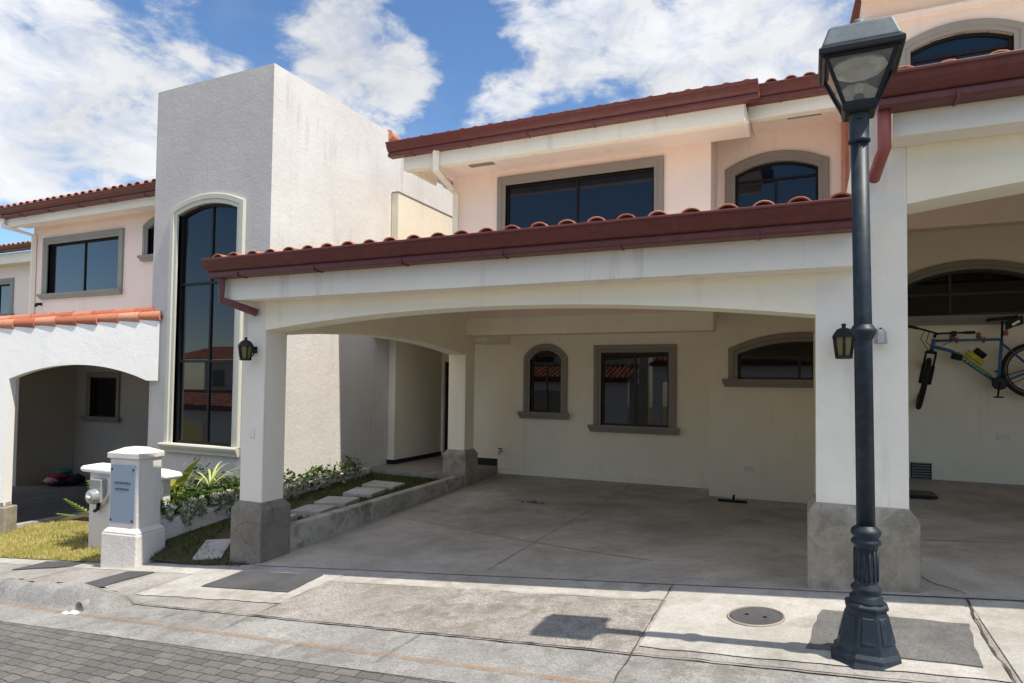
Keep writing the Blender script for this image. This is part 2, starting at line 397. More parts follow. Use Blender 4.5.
sheet('sidewalk', rng(-40, 16, 112), jointY, 6.45, lambda x, y: G(x, y)+.004, 8, WALK)
sheet('kerb_line', rng(-40, 16, 224), lambda x: lineY(x)-.035, lambda x: lineY(x)+.03, lambda x, y: kz(x, y)+.006, 2, WORN)
sheet('opposite_sidewalk', XR, -7.5, -4.4, lambda x, y: G(x, y)+.05, 4, WALK)
sheet('opposite_yard', XR, -14, -7.5, lambda x, y: G(x, y)+.05, 4, WALK_LIGHT)
g8 = lambda k: (lambda x, y: G(x, y)+k)
sheet('sidewalk_slab', rng(-40, 16, 224), 5.93, 6.42, g8(.008), 2, WALK_LIGHT, jag=.02)
sheet('sidewalk_slab', rng(-5.0, -1.22, 30), lambda x: jointY(x)+.02, 5.92, g8(.010), 4, WALK_AGG)
sheet('sidewalk_slab', rng(-1.17, 1.10, 24), lambda x: jointY(x)+.14, 6.30, g8(.012), 4, WALK_LIGHT, jag=.012)
sheet('sidewalk_slab', rng(1.15, 9, 24), lambda x: jointY(x)+.02, 6.30, g8(.012), 4, WALK_LIGHT)
sheet('sidewalk_slab', rng(-7.15, -4.95, 24), lambda x: lerp(5.12, 5.20, (x+7.15)/2.2), 6.22, g8(.012), 4, WALK_LIGHT, jag=.015)
# driveway: front edge follows the street, back edge is level
def dz(x, y):
    t = max(0, min(1, (y-6.4)/(12.97-6.4))); return lerp(G(x, 6.4)+.016, -2.15+.004*x, t)+max(0, y-12.97)*.085
sheet('driveway', rng(-6.6, .4, 24), 6.38, 13.6, dz, 24, DRIVE)
def dz2(x, y):
    t = max(0, min(1, (y-6.4)/(12.97-6.4))); return lerp(G(x, 6.4)+.02, -1.57, t)
sheet('driveway', rng(.42, 9, 24), 6.36, 13.2, dz2, 24, DRIVE)
def ribbon(name, pts, wd, mat, zf, jag=.0):
    m = MB(); l = []; r = []; P = []
    for (a, b) in zip(pts, pts[1:]):
        n = max(2, int(math.dist(a, b)/.10))
        for i in range(n): P.append((lerp(a[0], b[0], i/n), lerp(a[1], b[1], i/n)))
    P.append(pts[-1]); vs_ = []
    for i, p in enumerate(P):
        q = P[min(i+1, len(P)-1)]; o = P[max(i-1, 0)]; d = Vector((q[0]-o[0], q[1]-o[1])).normalized(); n = Vector((-d.y, d.x))
        k = wd*random.uniform(.15, .75); jx = random.uniform(-jag, jag)*.6
        for sg in (-1, 1):
            x = p[0]+n.x*(jx+sg*k/2); y = p[1]+n.y*(jx+sg*k/2); vs_.append((x, y, zf(x, y)))
    m.add(vs_, [(2*i, 2*i+1, 2*i+3, 2*i+2) for i in range(len(P)-1)])
    return struct(m.build(name, mat, None, 0, False))
gz = lambda x, y: kz(x, y)+.018
for pts, wd, jg in [([(-14, 5.01), (-3, jointY(-3)), (6, jointY(6))], .028, .012), ([(-1.19, 4.10), (-1.20, 6.35)], .022, .012), ([(-5.0, 4.45), (-4.97, 5.95)], .016, .008), ([(-5.0, 5.93), (-1.2, 5.93)], .012, .008),
                    ([(1.12, 4.3), (1.10, 5.6), (1.16, 6.5)], .03, .016), ([(-3.05, 4.2), (-3.0, 4.79)], .012, .01), ([(-7.2, 4.95), (-7.18, 6.2)], .014, .01), ([(1.16, 6.42), (3.0, 6.5)], .03, .02),
                    ([(-9.6, 5.0), (-9.3, 6.2)], .012, .012), ([(-6.0, 4.2), (-5.9, 4.85)], .012, .008)]:
    ribbon('pavement_joint', pts, wd, DARKLINE, gz, jg)
for pts, wd, jg in [([(-6.3, 9.2), (-4.9, 8.75), (-3.6, 8.15), (-1.6, 7.35)], .06, .015), ([(-3.3, 6.6), (-3.4, 13.4)], .02, .006)]:
    ribbon('driveway_joint', pts, wd, PALELINE if pts[0][0] < -6 else DARKLINE, lambda x, y: dz(x, y)+.008, jg)
ribbon('driveway_joint', [(.86, 7.0), (.95, 6.75), (1.05, 6.62), (1.16, 6.45)], .02, DARKLINE, lambda x, y: max(dz2(x, y), G(x, y)+.012)+.008, .02)
ribbon('driveway_joint', [(.86, 8.3), (4, 8.35)], .025, DARKLINE, lambda x, y: dz2(x, y)+.008, .01)

# garden strip between planter and kerb; lawn; neighbour floor
TL = [(6.2, -2.62), (6.7, -2.44), (7.9, -2.32), (9.3, -2.21), (10.8, -2.09), (12, -2.05)]
TR = [(6.2, -2.52), (6.8, -2.34), (7.2, -2.13), (8, -2.10), (12, -2.07)]
def gd(x, y): return lerp(tab(TL, y), tab(TR, y), (x+8.75)/2.0)
sheet('garden_soil', rng(-8.85, -6.7, 14), 6.28, 12, gd, 30, SOIL)
def lz(x, y): return G(x, y)+.02+max(0, (y-7.2))*.02
sheet('lawn_soil', rng(-14.8, -8.7, 24), lambda x: 6.18, 10.5, lz, 16, TURF)
def lf(x, y): return G(x, 7.9)*.35+(-3.15)*.65 if y < 8 else lerp(G(x, 7.9)*.35-3.15*.65, -3.15, min(1, (y-8)/2))
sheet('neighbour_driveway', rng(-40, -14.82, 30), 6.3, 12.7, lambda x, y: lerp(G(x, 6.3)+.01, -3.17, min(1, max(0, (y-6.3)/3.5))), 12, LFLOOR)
def grass(name, n, fx, zf, mat, hh, kind='stuff', keep=None):
    m = MB()
    for _ in range(n):
        x, y = fx()
        if keep and not keep(x, y): continue
        z = zf(x, y); h = hh*random.uniform(.5, 1.3); a = random.uniform(0, 2*PI); wd = .009
        lx, ly = random.uniform(-.5, .5)*h, random.uniform(-.5, .5)*h
        dx, dy = wd*math.cos(a), wd*math.sin(a)
        m.v += [(x-dx, y-dy, z-.005), (x+dx, y+dy, z-.005), (x+lx, y+ly, z+h)]
        k = len(m.v); m.f.append([k-3, k-2, k-1]); m.sm.append(False)
    return struct(m.build(name, mat, None, 0, False), kind)
def lawn_pt():
    x = random.uniform(-14.7, -8.7); y = 6.2+(random.random()**1.5)*3.8; return x, y
grass('lawn_grass', 26000, lawn_pt, lz, BLADE, .045)
def strip_pt(): return random.uniform(-8.7, -6.78), random.uniform(6.3, 11.7)
STQ = [[(-7.9, 10.29), (-8.01, 10.83), (-7.25, 10.83), (-7.18, 10.31)], [(-7.62, 9.38), (-7.78, 9.98), (-7.18, 10.09), (-7.08, 9.5)], [(-7.45, 8.45), (-7.62, 9.0), (-7.05, 9.15), (-6.92, 8.6)],
       [(-7.30, 7.75), (-7.40, 8.26), (-6.92, 8.40), (-6.84, 7.9)], [(-7.35, 6.95), (-7.5, 7.45), (-7.0, 7.6), (-6.86, 7.1)]]
def offstone(x, y):
    for q in STQ:
        cx = sum(p[0] for p in q)/4; cy = sum(p[1] for p in q)/4
        if abs(x-cx) < .36 and abs(y-cy) < .27: return False
    return (math.sin(x*5.1)+math.sin(y*3.7+x*2)) > -.6
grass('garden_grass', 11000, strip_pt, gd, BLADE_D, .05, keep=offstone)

# ------------------------------------------------------------------ house parts
def fy(Y): return lambda u, z, d: (u, Y+d, z)
def fx(X, sgn=-1): return lambda u, z, d: (X+sgn*d, u, z)
def arcpts(x0, x1, z, rise, n=18):
    wd = (x1-x0)/2; c = (x0+x1)/2
    if rise < 1e-4: return [(x0, z), (x1, z)]
    R = (wd*wd+rise*rise)/(2*rise); a = math.asin(min(1, wd/R))
    return [(c+R*math.sin(t), z+rise-R+R*math.cos(t)) for t in [lerp(-a, a, i/n) for i in range(n+1)]]
def openpath(x0, x1, z0, z1, rise): return [(x0, z0)]+arcpts(x0, x1, z1, rise)+[(x1, z0)]
def offset(path, d):
    o = []
    for i, p in enumerate(path):
        def nrm(a, b):
            v = Vector((b[0]-a[0], b[1]-a[1])).normalized(); return Vector((-v.y, v.x))
        if i == 0: n = nrm(path[0], path[1]); k = 1
        elif i == len(path)-1: n = nrm(path[-2], path[-1]); k = 1
        else:
            a = nrm(path[i-1], p); b = nrm(p, path[i+1]); n = (a+b).normalized(); k = 1/max(.35, n.dot(a))
        o.append((p[0]+n.x*d*k, p[1]+n.y*d*k))
    return o
def sweep(path, prof, fn, closed=False):
    # prof: (offset outward, projection); d negative = in front of the wall
    m = MB(); rows = [[fn(a, b, -h) for a, b in offset(path, o)] for o, h in prof]
    n = len(path)
    vs_ = [p for r in rows for p in r]; fs = []
    for i in range(len(rows)-1):
        for j in range(n-1): fs.append((i*n+j, i*n+j+1, (i+1)*n+j+1, (i+1)*n+j))
    m.add(vs_, fs)
    m.add([r[0] for r in rows], [tuple(range(len(rows)))]); m.add([r[-1] for r in rows], [tuple(range(len(rows)))])
    return m
def trimprof(wd, pr=.055, rev=.10): return [(0, -rev), (0, pr*.55), (wd*.38, pr*.6), (wd*.45, pr), (wd*.93, pr), (wd, pr*.8), (wd, -.002)]
def window(root, fn, x0, x1, z0, z1, rise, tw, trim, gl, fr=FRAME, sill=True, mull=(.5,), bars=(), sillh=.14, sillw=.10, fw=.045, label=None, sidepr=.055, rec=.09):
    path = openpath(x0, x1, z0, z1, rise)
    f = MB()
    ring = MB(); inner = offset(path+[], -fw)
    # outer frame as a swept bar plus bottom rail
    f = sweep(path, [(0, -rec-.03), (0, -rec+.03), (-fw, -rec+.03), (-fw, -rec-.03)], fn)
    def bar(a, b, c, d, pr=.02):
        f.add([fn(a, c, rec-pr), fn(b, c, rec-pr), fn(b, d, rec-pr), fn(a, d, rec-pr), fn(a, c, rec+.02), fn(b, c, rec+.02), fn(b, d, rec+.02), fn(a, d, rec+.02)],
              [(0, 1, 2, 3), (4, 7, 6, 5), (0, 4, 5, 1), (1, 5, 6, 2), (2, 6, 7, 3), (3, 7, 4, 0)])
    bar(x0+.002, x1-.002, z0, z0+fw, .028)
    def top(x):
        if rise < 1e-4: return z1
        wd = (x1-x0)/2; R = (wd*wd+rise*rise)/(2*rise); return z1+rise-R+math.sqrt(max(0, R*R-(x-(x0+x1)/2)**2))
    ztop = bars[-1] if (bars and rise > 1e-4 and len(bars) == 1 and mull == (.5,)) else None
    for q in mull:
        x = lerp(x0, x1, q); bar(x-fw*.45, x+fw*.45, z0+fw+.001, (ztop if ztop else top(x))-.01, .022)
    for zb in bars: bar(x0+fw*.6, x1-fw*.6, zb-fw*.45, zb+fw*.45, .026)
    wo = f.build('window', fr, root)
    if label: wo['label'] = label
    p = MB(); pin = offset(path, -.01)
    p.add([fn(a, b, rec+.004) for a, b in pin], [tuple(range(len(pin)))]); p.build('pane', gl, wo)
    if tw: sweep(path, trimprof(tw, sidepr, .10), fn).build('trim', trim, wo)
    if sill:
        s_ = MB(); a0, a1 = x0-tw-sillw, x1+tw+sillw
        prof = [(-.0, z0+.012), (.135, z0+.012), (.15, z0-.015), (.135, z0-sillh*.35), (.085, z0-sillh*.75), (.075, z0-sillh), (-.0, z0-sillh)]
        def endx(h): return .055*(1-h/.15) if h > 0 else .055
        s_.loft([[fn(a0+max(0, (.15-h))*.45, z, -h if h > 0 else .0) for h, z in prof], [fn(a1-max(0, (.15-h))*.45, z, -h if h > 0 else .0) for h, z in prof]])
        s_.build('sill', trim, wo)
    elif tw:
        b_ = MB(); q = [(x0-tw, z0-.0), (x1+tw, z0), (x1+tw, z0-.1), (x0-tw, z0-.1)]
        b_.add([fn(a, b, -.05) for a, b in q]+[fn(a, b, .0) for a, b in q], [(0, 1, 2, 3), (0, 4, 5, 1), (1, 5, 6, 2), (2, 6, 7, 3), (3, 7, 4, 0)]); b_.build('sill', trim, wo)
    return wo
def hole(x0, x1, z0, z1, rise): return list(reversed(openpath(x0, x1, z0, z1, rise)))
def gutter(root, x0, x1, y, z, h=.24, d=.26, mat=MAROON, brackets=1.25):
    k = h/.24
    prof = [(0, 0), (-.006, -.008*k), (-.006, -.026*k), (.012, -.034*k), (.020, -.042*k), (.030, -.075*k), (.052, -.115*k), (.078, -.148*k), (.096, -.160*k), (.112, -.166*k), (.112, -.182*k), (.088, -.186*k), (.088, -.222*k), (.108, -.24*k), (d, -.24*k), (d, -.02), (.03, -.02), (.016, 0)]
    m = MB(); m.loft([[(x, y+a, z+b) for a, b in prof] for x in (x0, x1)])
    o = m.build('gutter', mat, root)
    x = x0+.55
    while x < x1-.3:
        b = MB(); b.loft([[(q, y+d-.01, z-.236*k), (q, y+d-.01, z-.252*k), (q, y+.078, z-.252*k), (q, y+.074, z-.19*k), (q, y+.086, z-.19*k), (q, y+.098, z-.236*k)] for q in (x-.012, x+.012)])
        b.build('bracket', mat, o); x += brackets
    return o
def barrels(x0, x1, y0, z0, run, rise, sp=.29, r=.104, L_=.42, dirv=None, seed=0):
    rd = random.Random(seed); m = MB(); n = int((x1-x0)/sp); sp = (x1-x0)/n
    sl = math.hypot(run, rise); cy, cz = run/sl, rise/sl; rows = max(1, int(math.ceil(sl/(L_*.86))))
    for i in range(n):
        xc = x0+sp*(i+.5)+rd.uniform(-.012, .012)
        for j in range(rows):
            s0 = j*L_*.86+rd.uniform(-.015, .015); s1 = min(s0+L_, sl+.05); lift = .012
            rings = []
            for (s_, rr, li) in ((s0, r, .03), (s1, r*.84, 0.0)):
                for (q) in (rr, rr-.018):
                    ring = []
                    for k in range(9):
                        t = PI*k/8; dx = -math.cos(t)*q; h = math.sin(t)*q*.74+li
                        ring.append((xc+dx+(rd.uniform(-.003, .003)), y0+cy*s_-cz*h, z0+cz*s_+cy*h))
                    rings.append(ring)
            o1, i1, o2, i2 = rings; n9 = 9
            vs_ = o1+i1+o2+i2; fs = []
            for k in range(8):
                fs += [(k, k+1, 18+k+1, 18+k), (9+k+1, 9+k, 27+k, 27+k+1), (k+1, k, 9+k, 9+k+1)]
            m.add(vs_, fs, True)
    return m
def tile_roof(root, x0, x1, y0, z0, run, rise, seed=0, sp=.29, thick=.06):
    o = barrels(x0, x1, y0, z0, run, rise, sp, seed=seed).build('roof', TILE, root, 0, False)
    m = MB(); e = .02
    m.add([(x0, y0+e, z0-thick), (x1, y0+e, z0-thick), (x1, y0+run, z0+rise-thick), (x0, y0+run, z0+rise-thick), (x0, y0+e, z0+.004), (x1, y0+e, z0+.004), (x1, y0+run, z0+rise+.004), (x0, y0+run, z0+rise+.004)],
          [(0, 3, 2, 1), (4, 5, 6, 7), (0, 1, 5, 4), (1, 2, 6, 5), (2, 3, 7, 6), (3, 0, 4, 7)])
    m.build('roof_deck', TILE_BASE, o)
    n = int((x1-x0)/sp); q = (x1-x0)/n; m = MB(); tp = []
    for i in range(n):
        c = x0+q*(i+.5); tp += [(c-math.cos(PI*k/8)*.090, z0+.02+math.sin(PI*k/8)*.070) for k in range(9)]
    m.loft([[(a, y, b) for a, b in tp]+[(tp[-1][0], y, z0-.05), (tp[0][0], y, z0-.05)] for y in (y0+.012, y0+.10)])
    m.build('hollow_plug', TILE_HOLLOW, o); return o  # dark plug stands in for the shade inside the hollow tile ends
def column(root, x0, x1, y0, y1, zb, zt, zbt, ov, mat, bmat, ch=.05):
    m = MB(); m.box(x0, x1, y0, y1, zbt-.02, zt); o = m.build('column', mat, root, .012)
    b = MB(); A = [(x0-ov, y0-ov), (x1+ov, y0-ov), (x1+ov, y1+ov), (x0-ov, y1+ov)]; C = [(x0-.004, y0-.004), (x1+.004, y0-.004), (x1+.004, y1+.004), (x0-.004, y1+.004)]
    b.loft([[(x, y, zb) for x, y in A], [(x, y, zbt-.10) for x, y in A], [(x, y, zbt) for x, y in C]])
    b.build('column_base', bmat, o, .02); return o

# ================================================================== the middle house
hs = thing('town_house', 'two storey cream town house with tall blank square tower, open carport and maroon gutters', 'house', (-4, 9, -2.2))
# columns
column(hs, -7.02, -6.62, 6.5, 6.9, -2.62, 1.05, -1.65, .075, PAINT_BEAM, BASE_L)
column(hs, -7.02, -6.61, 12.05, 12.46, -2.4, 1.5, -1.46, .075, PAINT_IN, BASE_R)
cw = column(hs, .05, .77, 6.5, 7.0, -2.05, -1.065, -1.05, .075, PAINT_OUT, BASE_R)
m = MB(); m.panel([(.05, -1.06), (.77, -1.06), (.77, 2.6), (.409, 2.6), (.409, 1.66), (.05, 1.66)], [], fy(6.5), .5); m.build('column', PAINT_OUT, hs)
# front beam with its low arch, set back behind the fascia
arch = arcpts(-6.62, .05, .64, .20, 36)
m = MB(); m.panel([(-7.02, 1.2), (-7.02, .64)]+[(a, b) for a, b in arch]+[(.05, .64), (.41, .64), (.41, 1.2)] if False else [(-7.02, 1.66), (-7.02, .64)]+arch+[(.406, .64), (.406, 1.66)], [], fy(6.502), .398)
m.build('arch_beam', PAINT_IN, hs)
m = MB(); m.box(-7.17, .36, 6.22, 6.499, 1.02, 1.42); m.build('fascia', PAINT_BEAM, hs, .008)
gutter(hs, -7.21, .36, 5.95, 1.545)
tile_roof(hs, -7.16, .38, 6.03, 1.503, .95, .10, 1, .292)
m = MB(); m.box(-6.75, .36, 6.91, 12.04, 1.70, 1.78); m.build('roof_slab', PAINT_BEAM, hs)
m = MB(); m.box(-6.74, .05, 6.905, 12.96, 1.66, 1.695); m.build('ceiling', PAINT_IN, hs)
m = MB(); m.box(-7.17, -7.022, 6.5, 12.04, 1.02, 1.3); m.build('fascia', PAINT_BEAM, hs)
# side arch beam between the two left columns
sa = arcpts(6.9, 12.05, .60, .17, 24)
m = MB(); m.panel([(6.902, 1.66), (6.902, .62)]+[(a, b-.06*(a-6.9)/5.15) for a, b in sa]+[(12.05, .54), (12.05, 1.66)], [], fx(-6.62), .38); m.build('arch_beam', PAINT_IN, hs)
# inner cross beam
m = MB(); m.box(-7.02, -1.57, 12.053, 12.45, .955, 1.658); m.build('beam', PAINT_IN, hs, .006)
m = MB(); m.box(-7.0, -6.28, 12.465, 13.568, .84, 1.655); m.build('beam', PAINT_IN, hs)
# back walls of the carport
m = MB(); WA = (-5.77, -5.02, -.70, .50, .20); WB = (-4.10, -2.65, -.93, .64, 0)
m.panel([(-7.5, -2.4), (-1.70, -2.4), (-1.70, 1.66), (-7.5, 1.66)], [hole(*WA), hole(*WB)], fy(13.57), .2); m.build('wall', PAINT_IN, hs)
window(hs, fy(13.57), *WA, .15, TRIM, GLASS, FRAME_BROWN, bars=(.42,), label='small arched window with its dark pane')
window(hs, fy(13.57), *WB, .16, TRIM, GLASS, FRAME_BROWN, label='square two-pane window under the carport')
m = MB(); m.box(-6.55, -1.78, 13.545, 13.572, -2.3, -1.96); m.build('skirting', PAINT_IN, hs, .006)
m = MB(); WC = (-1.24, .9, .08, .56, .23)
m.panel([(-1.76, -2.4), (1.0, -2.4), (1.0, 1.66), (-1.76, 1.66)], [hole(*WC)], fy(12.97), .75); m.build('wall', PAINT_IN, hs)
window(hs, fy(12.97), *WC, .17, TRIM, GLASS, FRAME_BROWN, mull=(.5,), bars=(.50,), label='wide low arched window under the carport')
m = MB(); m.box(.06, .74, 7.002, 12.965, -2.2, 1.66); m.build('wall', PAINT_IN, hs)
m = MB(); m.box(.56, .739, 7.003, 12.96, 1.661, 3.2); m.build('wall', PAINT_IN, hs)
# tower
XT, YT = -8.96, 8.85
m = MB(); WT = (-11.38, -9.76, -1.30, 3.20, .16)
m.panel([(-12.1, -3.1), (XT, -3.1), (XT, 5.81), (-12.1, 5.81)], [hole(*WT)], fy(YT), .25); m.build('tower_wall', PAINT_TFRONT, hs)
window(hs, fy(YT), *WT, .185, TRIM_CREAM, GLASS_D, BLACK, mull=(.53,), bars=(.31, 1.83), sillh=.16, sillw=.05, fw=.05, label='tall arched tower window of six dark panes', sidepr=.065)
m = MB(); m.panel([(YT+.25, -2.6), (12.42, -2.6), (12.42, 5.81), (YT+.25, 5.81)], [], fx(XT), .25)
m.add([(XT, YT, -3.1), (XT, YT+.25, -3.1), (XT, YT+.25, 5.81), (XT, YT, 5.81)], [])
m.build('tower_wall', PAINT_TOWER, hs)
m = MB(); m.box(XT-.003, XT+.003, YT+.001, YT+.252, -3.1, 5.809); m.build('tower_wall', PAINT_TOWER, hs)
m = MB(); m.box(-12.1, -11.85, YT+.25, 13, -3.1, 5.81); m.box(-12.1, XT-.25, 12.4, 12.65, -3, 5.81); m.box(-11.85, XT-.25, YT+.25, 12.4, 5.4, 5.6); m.build('tower_wall', PAINT_TOWER, hs)
# wall behind tower with its tiled top, then the lower wall standing proud of it
m = MB(); m.panel([(12.423, -2.6), (17.5, -2.6), (17.5, 5.2), (13.6, 5.55), (12.423, 5.68)], [], fx(XT-.01), .24); m.build('wall', PAINT_TOWER, hs)
m = MB()
for k in range(7):
    y0 = 12.43+k*.42; m.tube([(XT-.02, y0, 5.74-.11*(y0-12.43)), (XT-.02, y0+.46, 5.70-.11*(y0-12.43))], [.13, .11], 10)
m.build('roof', TILE, hs)
m = MB(); m.box(-8.957, -8.77, 12.60, 14.8, -1.96, 4.40); m.box(-8.957, -8.77, 14.8, 17, 1.1, 4.40); m.build('wall', stucco('ivory_stucco', (.78, .72, .60), .3, .25), hs, .006)
m = MB(); m.box(-8.955, -8.755, 12.585, 17, 4.40, 4.425); m.build('coping', TRIM_GREEN, hs)
# porch
m = MB(); m.box(-8.95, -6.63, 11.78, 15.0, -2.3, -1.965); m.box(-6.6, -6.55, 12.5, 13.569, -2.3, -1.97); m.build('porch_slab', SLAB, hs, .012)
m = MB(); m.box(-8.768, -8.745, 12.585, 14.7, -1.964, -1.86); m.box(-8.957, -8.768, 12.575, 12.598, -1.964, -1.86); m.build('skirting', SKIRT, hs)
m = MB(); m.box(-7.5, -6.57, 13.545, 13.566, -1.964, -1.80); m.build('skirting', SKIRT, hs)
m = MB(); DH = [(-8.70, -1.963), (-8.70, .48), (-7.5, .48), (-7.5, -1.963)]
m.panel([(-8.768, -1.964), (-8.70, -1.964)]+[(-8.70, .48), (-7.5, .48), (-7.5, -1.964), (-7.3, -1.964), (-7.3, 1.2), (-8.768, 1.2)], [], fy(14.7), .2); m.build('wall', PAINT_IN, hs)
m = MB(); m.box(-8.70, -7.5, 14.78, 14.84, -1.96, .48)
for a in (-8.55, -8.05): m.box(a, a+.4, 14.765, 14.78, -1.7, -.9); m.box(a, a+.4, 14.765, 14.78, -.6, .25)
dr = m.build('door', BLACK, hs, .006); m = MB(); m.lathe([(.0, -.03), (.03, -.02), (.03, .02), (0, .03)], (-7.62, 14.74, -.75), 10); m.build('handle', paint('brass', (.4, .3, .12), .3, .1, 0, .5, 1), dr)
m = MB(); m.box(-7.5, -7.3, 13.772, 15.0, -1.96, 1.2); m.build('wall', PAINT_IN, hs)
m = MB(); m.box(-8.95, -7.03, 11.95, 15.0, 1.0, 1.14); m.build('porch_roof', PAINT_IN, hs)
# upper storey
m = MB(); UA = (-5.72, -2.64, 2.55, 4.05, 0)
m.panel([(-6.98, 1.3), (-1.62, 1.3), (-1.62, 4.6), (-6.98, 4.6)], [hole(*UA)], fy(12.05), .25); m.build('wall', PAINT_PINK, hs)
window(hs, fy(12.05), *UA, .18, TRIM_UP, GLASS_U, FRAME, sill=False, label='wide two-pane upstairs window')
m = MB(); m.box(-6.98, -6.73, 12.3, 17, 1.2, 4.6); m.build('wall', PAINT_PINK, hs)
m = MB(); m.box(-1.87, -1.622, 12.3, 13.2, 1.3, 5); m.build('wall', PAINT_PINK, hs)
m = MB(); UB = (-1.29, .15, 2.9, 4.00, .18)
m.panel([(-1.62, 1.27), (.75, 1.27), (.75, 5.0), (-1.62, 5.0)], [hole(*UB)], fy(12.973), .25); m.build('wall', PAINT_PINK, hs)
window(hs, fy(12.973), *UB, .18, TRIM_UP, GLASS_U, FRAME, sill=False, bars=(3.86,), label='arched upstairs window')
m = MB(); m.box(-7.45, -.94, 10.85, 11.05, 4.225, 4.56); m.box(-7.45, -.94, 11.05, 12.06, 4.40, 4.56); m.box(-7.45, -7.40, 11.05, 12.06, 4.25, 4.4)
m.build('fascia', PAINT_BEAM, hs, .006)
m = MB(); m.box(-7.40, -.95, 11.05, 12.045, 4.372, 4.398); m.build('soffit', PAINT_PINK, hs)
gutter(hs, -7.72, -.72, 10.6, 4.755, .27)
o = tile_roof(hs, -7.66, -.75, 10.68, 4.695, 6, 1.5, 2, .29)
m = MB(); m.box(-.96, .75, 11.75, 11.95, 4.57, 4.86); m.box(-.96, .75, 11.95, 12.98, 4.76, 4.86); m.build('fascia', PAINT_BEAM, hs, .006)
m = MB(); m.box(-.94, .75, 11.95, 12.968, 4.73, 4.758); m.build('soffit', PAINT_PINK, hs)
gutter(hs, -.98, .75, 11.5, 5.06, .27)
tile_roof(hs, -.72, .75, 11.56, 5.03, 5, 1.25, 3, .29)
m = MB(); m.box(-6.3, -5.75, 11.45, 11.62, 4.366, 4.376); m.build('soffit_vent', TRIM_UP, hs)
m = MB(); m.box(-.35, .2, 12.3, 12.42, 4.724, 4.734); m.build('soffit_vent', TRIM_UP, hs)
# rainwater pipes
def pipe(root, pts, r, mat, sq=True):
    m = MB(); m.tube(pts, r, 4 if sq else 10, not sq); return m.build('downspout', mat, root, .006 if sq else 0)
pipe(hs, [(-6.66, 10.80, 4.5), (-6.66, 10.80, 4.14), (-6.87, 11.98, 3.98), (-6.87, 11.98, 1.3)], .085, PAINT_BEAM)
pipe(hs, [(-7.04, 6.14, 1.33), (-7.04, 6.14, 1.02), (-6.74, 6.47, .87)], .062, MAROON)
pipe(hs, [(.58, 12.90, 4.75), (.58, 12.90, 1.4)], .06, paint('salmon_pipe_paint', (.55, .26, .20), .5))

# ================================================================== right-hand house
hr = thing('town_house', 'peach town house at the right edge, its carport holding a hanging bicycle', 'house', (5, 9, -1.6))
XE = 8.6
ra = arcpts(.77, 7.6, 1.58, .24, 30)
m = MB(); m.panel([(.772, 2.68), (.772, 1.58)]+ra[1:]+[(8.3, 1.58), (8.3, 2.68)], [], fy(6.502), .45); m.build('arch_beam', PAINT_IN, hr)
column(hr, 7.6, 8.3, 6.5, 7.0, -1.5, 1.6, -.4, .075, PAINT_OUT, BASE_R)
m = MB(); m.box(.64, XE, 6.22, 6.50, 2.085, 2.42); m.build('fascia', PAINT_BEAM, hr, .008)
gutter(hr, .52, XE, 5.95, 2.545, .26)
tile_roof(hr, .55, XE, 6.03, 2.485, .95, .14, 4, .30)
m = MB(); m.loft([[(x, 6.6, 2.685), (x, 7.9, 3.26), (x, 11.49, 3.75), (x, 11.49, 3.83), (x, 7.88, 3.34), (x, 6.56, 2.75)] for x in (.62, XE)]); m.build('roof_slab', PAINT_BEAM, hr)
m = MB(); m.box(.775, 8.3, 11.49, 12.96, 3.76, 3.8); m.build('ceiling', PAINT_IN, hr)
m = MB(); RW = (1.32, 3.6, 1.17, 1.62, .34)
m.panel([(.745, -1.9), (XE, -1.9), (XE, 3.76), (.745, 3.76)], [hole(*RW)], fy(12.97), .22); m.build('wall', PAINT_IN, hr)
window(hr, fy(12.97), *RW, .15, TRIM, GLASS, FRAME_BROWN, mull=(.37,), bars=(1.56,), label='arched window behind the bicycle')
m = MB(); m.box(8.3, XE, 7, 12.96, -1.9, 3.2); m.build('wall', PAINT_IN, hr)
m = MB(); RU = (1.5, 2.68, 4.3, 5.20, .12)
m.panel([(.78, 2.4), (XE, 2.4), (XE, 6.12), (.78, 6.12)], [hole(1.42, 2.72, 4.3, 5.16, .16)], fy(11.5), .25); m.build('wall', stucco('peach_stucco', (.84, .655, .54), .12, .25, patch=.05), hr)
window(hr, fy(11.5), 1.42, 2.72, 4.3, 5.16, .16, .16, TRIM_UP, GLASS_U, FRAME, sill=False, bars=(5.03,), label='arched upstairs window')
m = MB(); m.box(.78, XE, 11.44, 11.5, 5.66, 5.72); m.box(.78, XE, 11.42, 11.5, 5.72, 5.75); m.build('moulding', PAINT_PINK, hr)
m = MB(); m.box(.765, 1.0, 11.51, 16, 2.4, 6.119); m.build('wall', PAINT_PINK, hr)
gutter(hr, .70, XE, 10.9, 6.35, .24)
m = MB(); m.box(.76, XE, 11.1, 11.52, 6.12, 6.3); m.build('fascia', PAINT_PINK, hr)
tile_roof(hr, .74, XE, 11.0, 6.34, 5, 1.3, 5, .30)
pipe(hr, [(.57, 6.14, 2.36), (.57, 6.14, 1.97), (.55, 6.17, 1.92), (.51, 6.40, 1.80)], .052, MAROON_L, False)

PAINT_LEFT = stucco('shade_darkened_stucco', (.52, .465, .40), .15, .25)  # wall colour darkened to stand in for shade inside the left carport
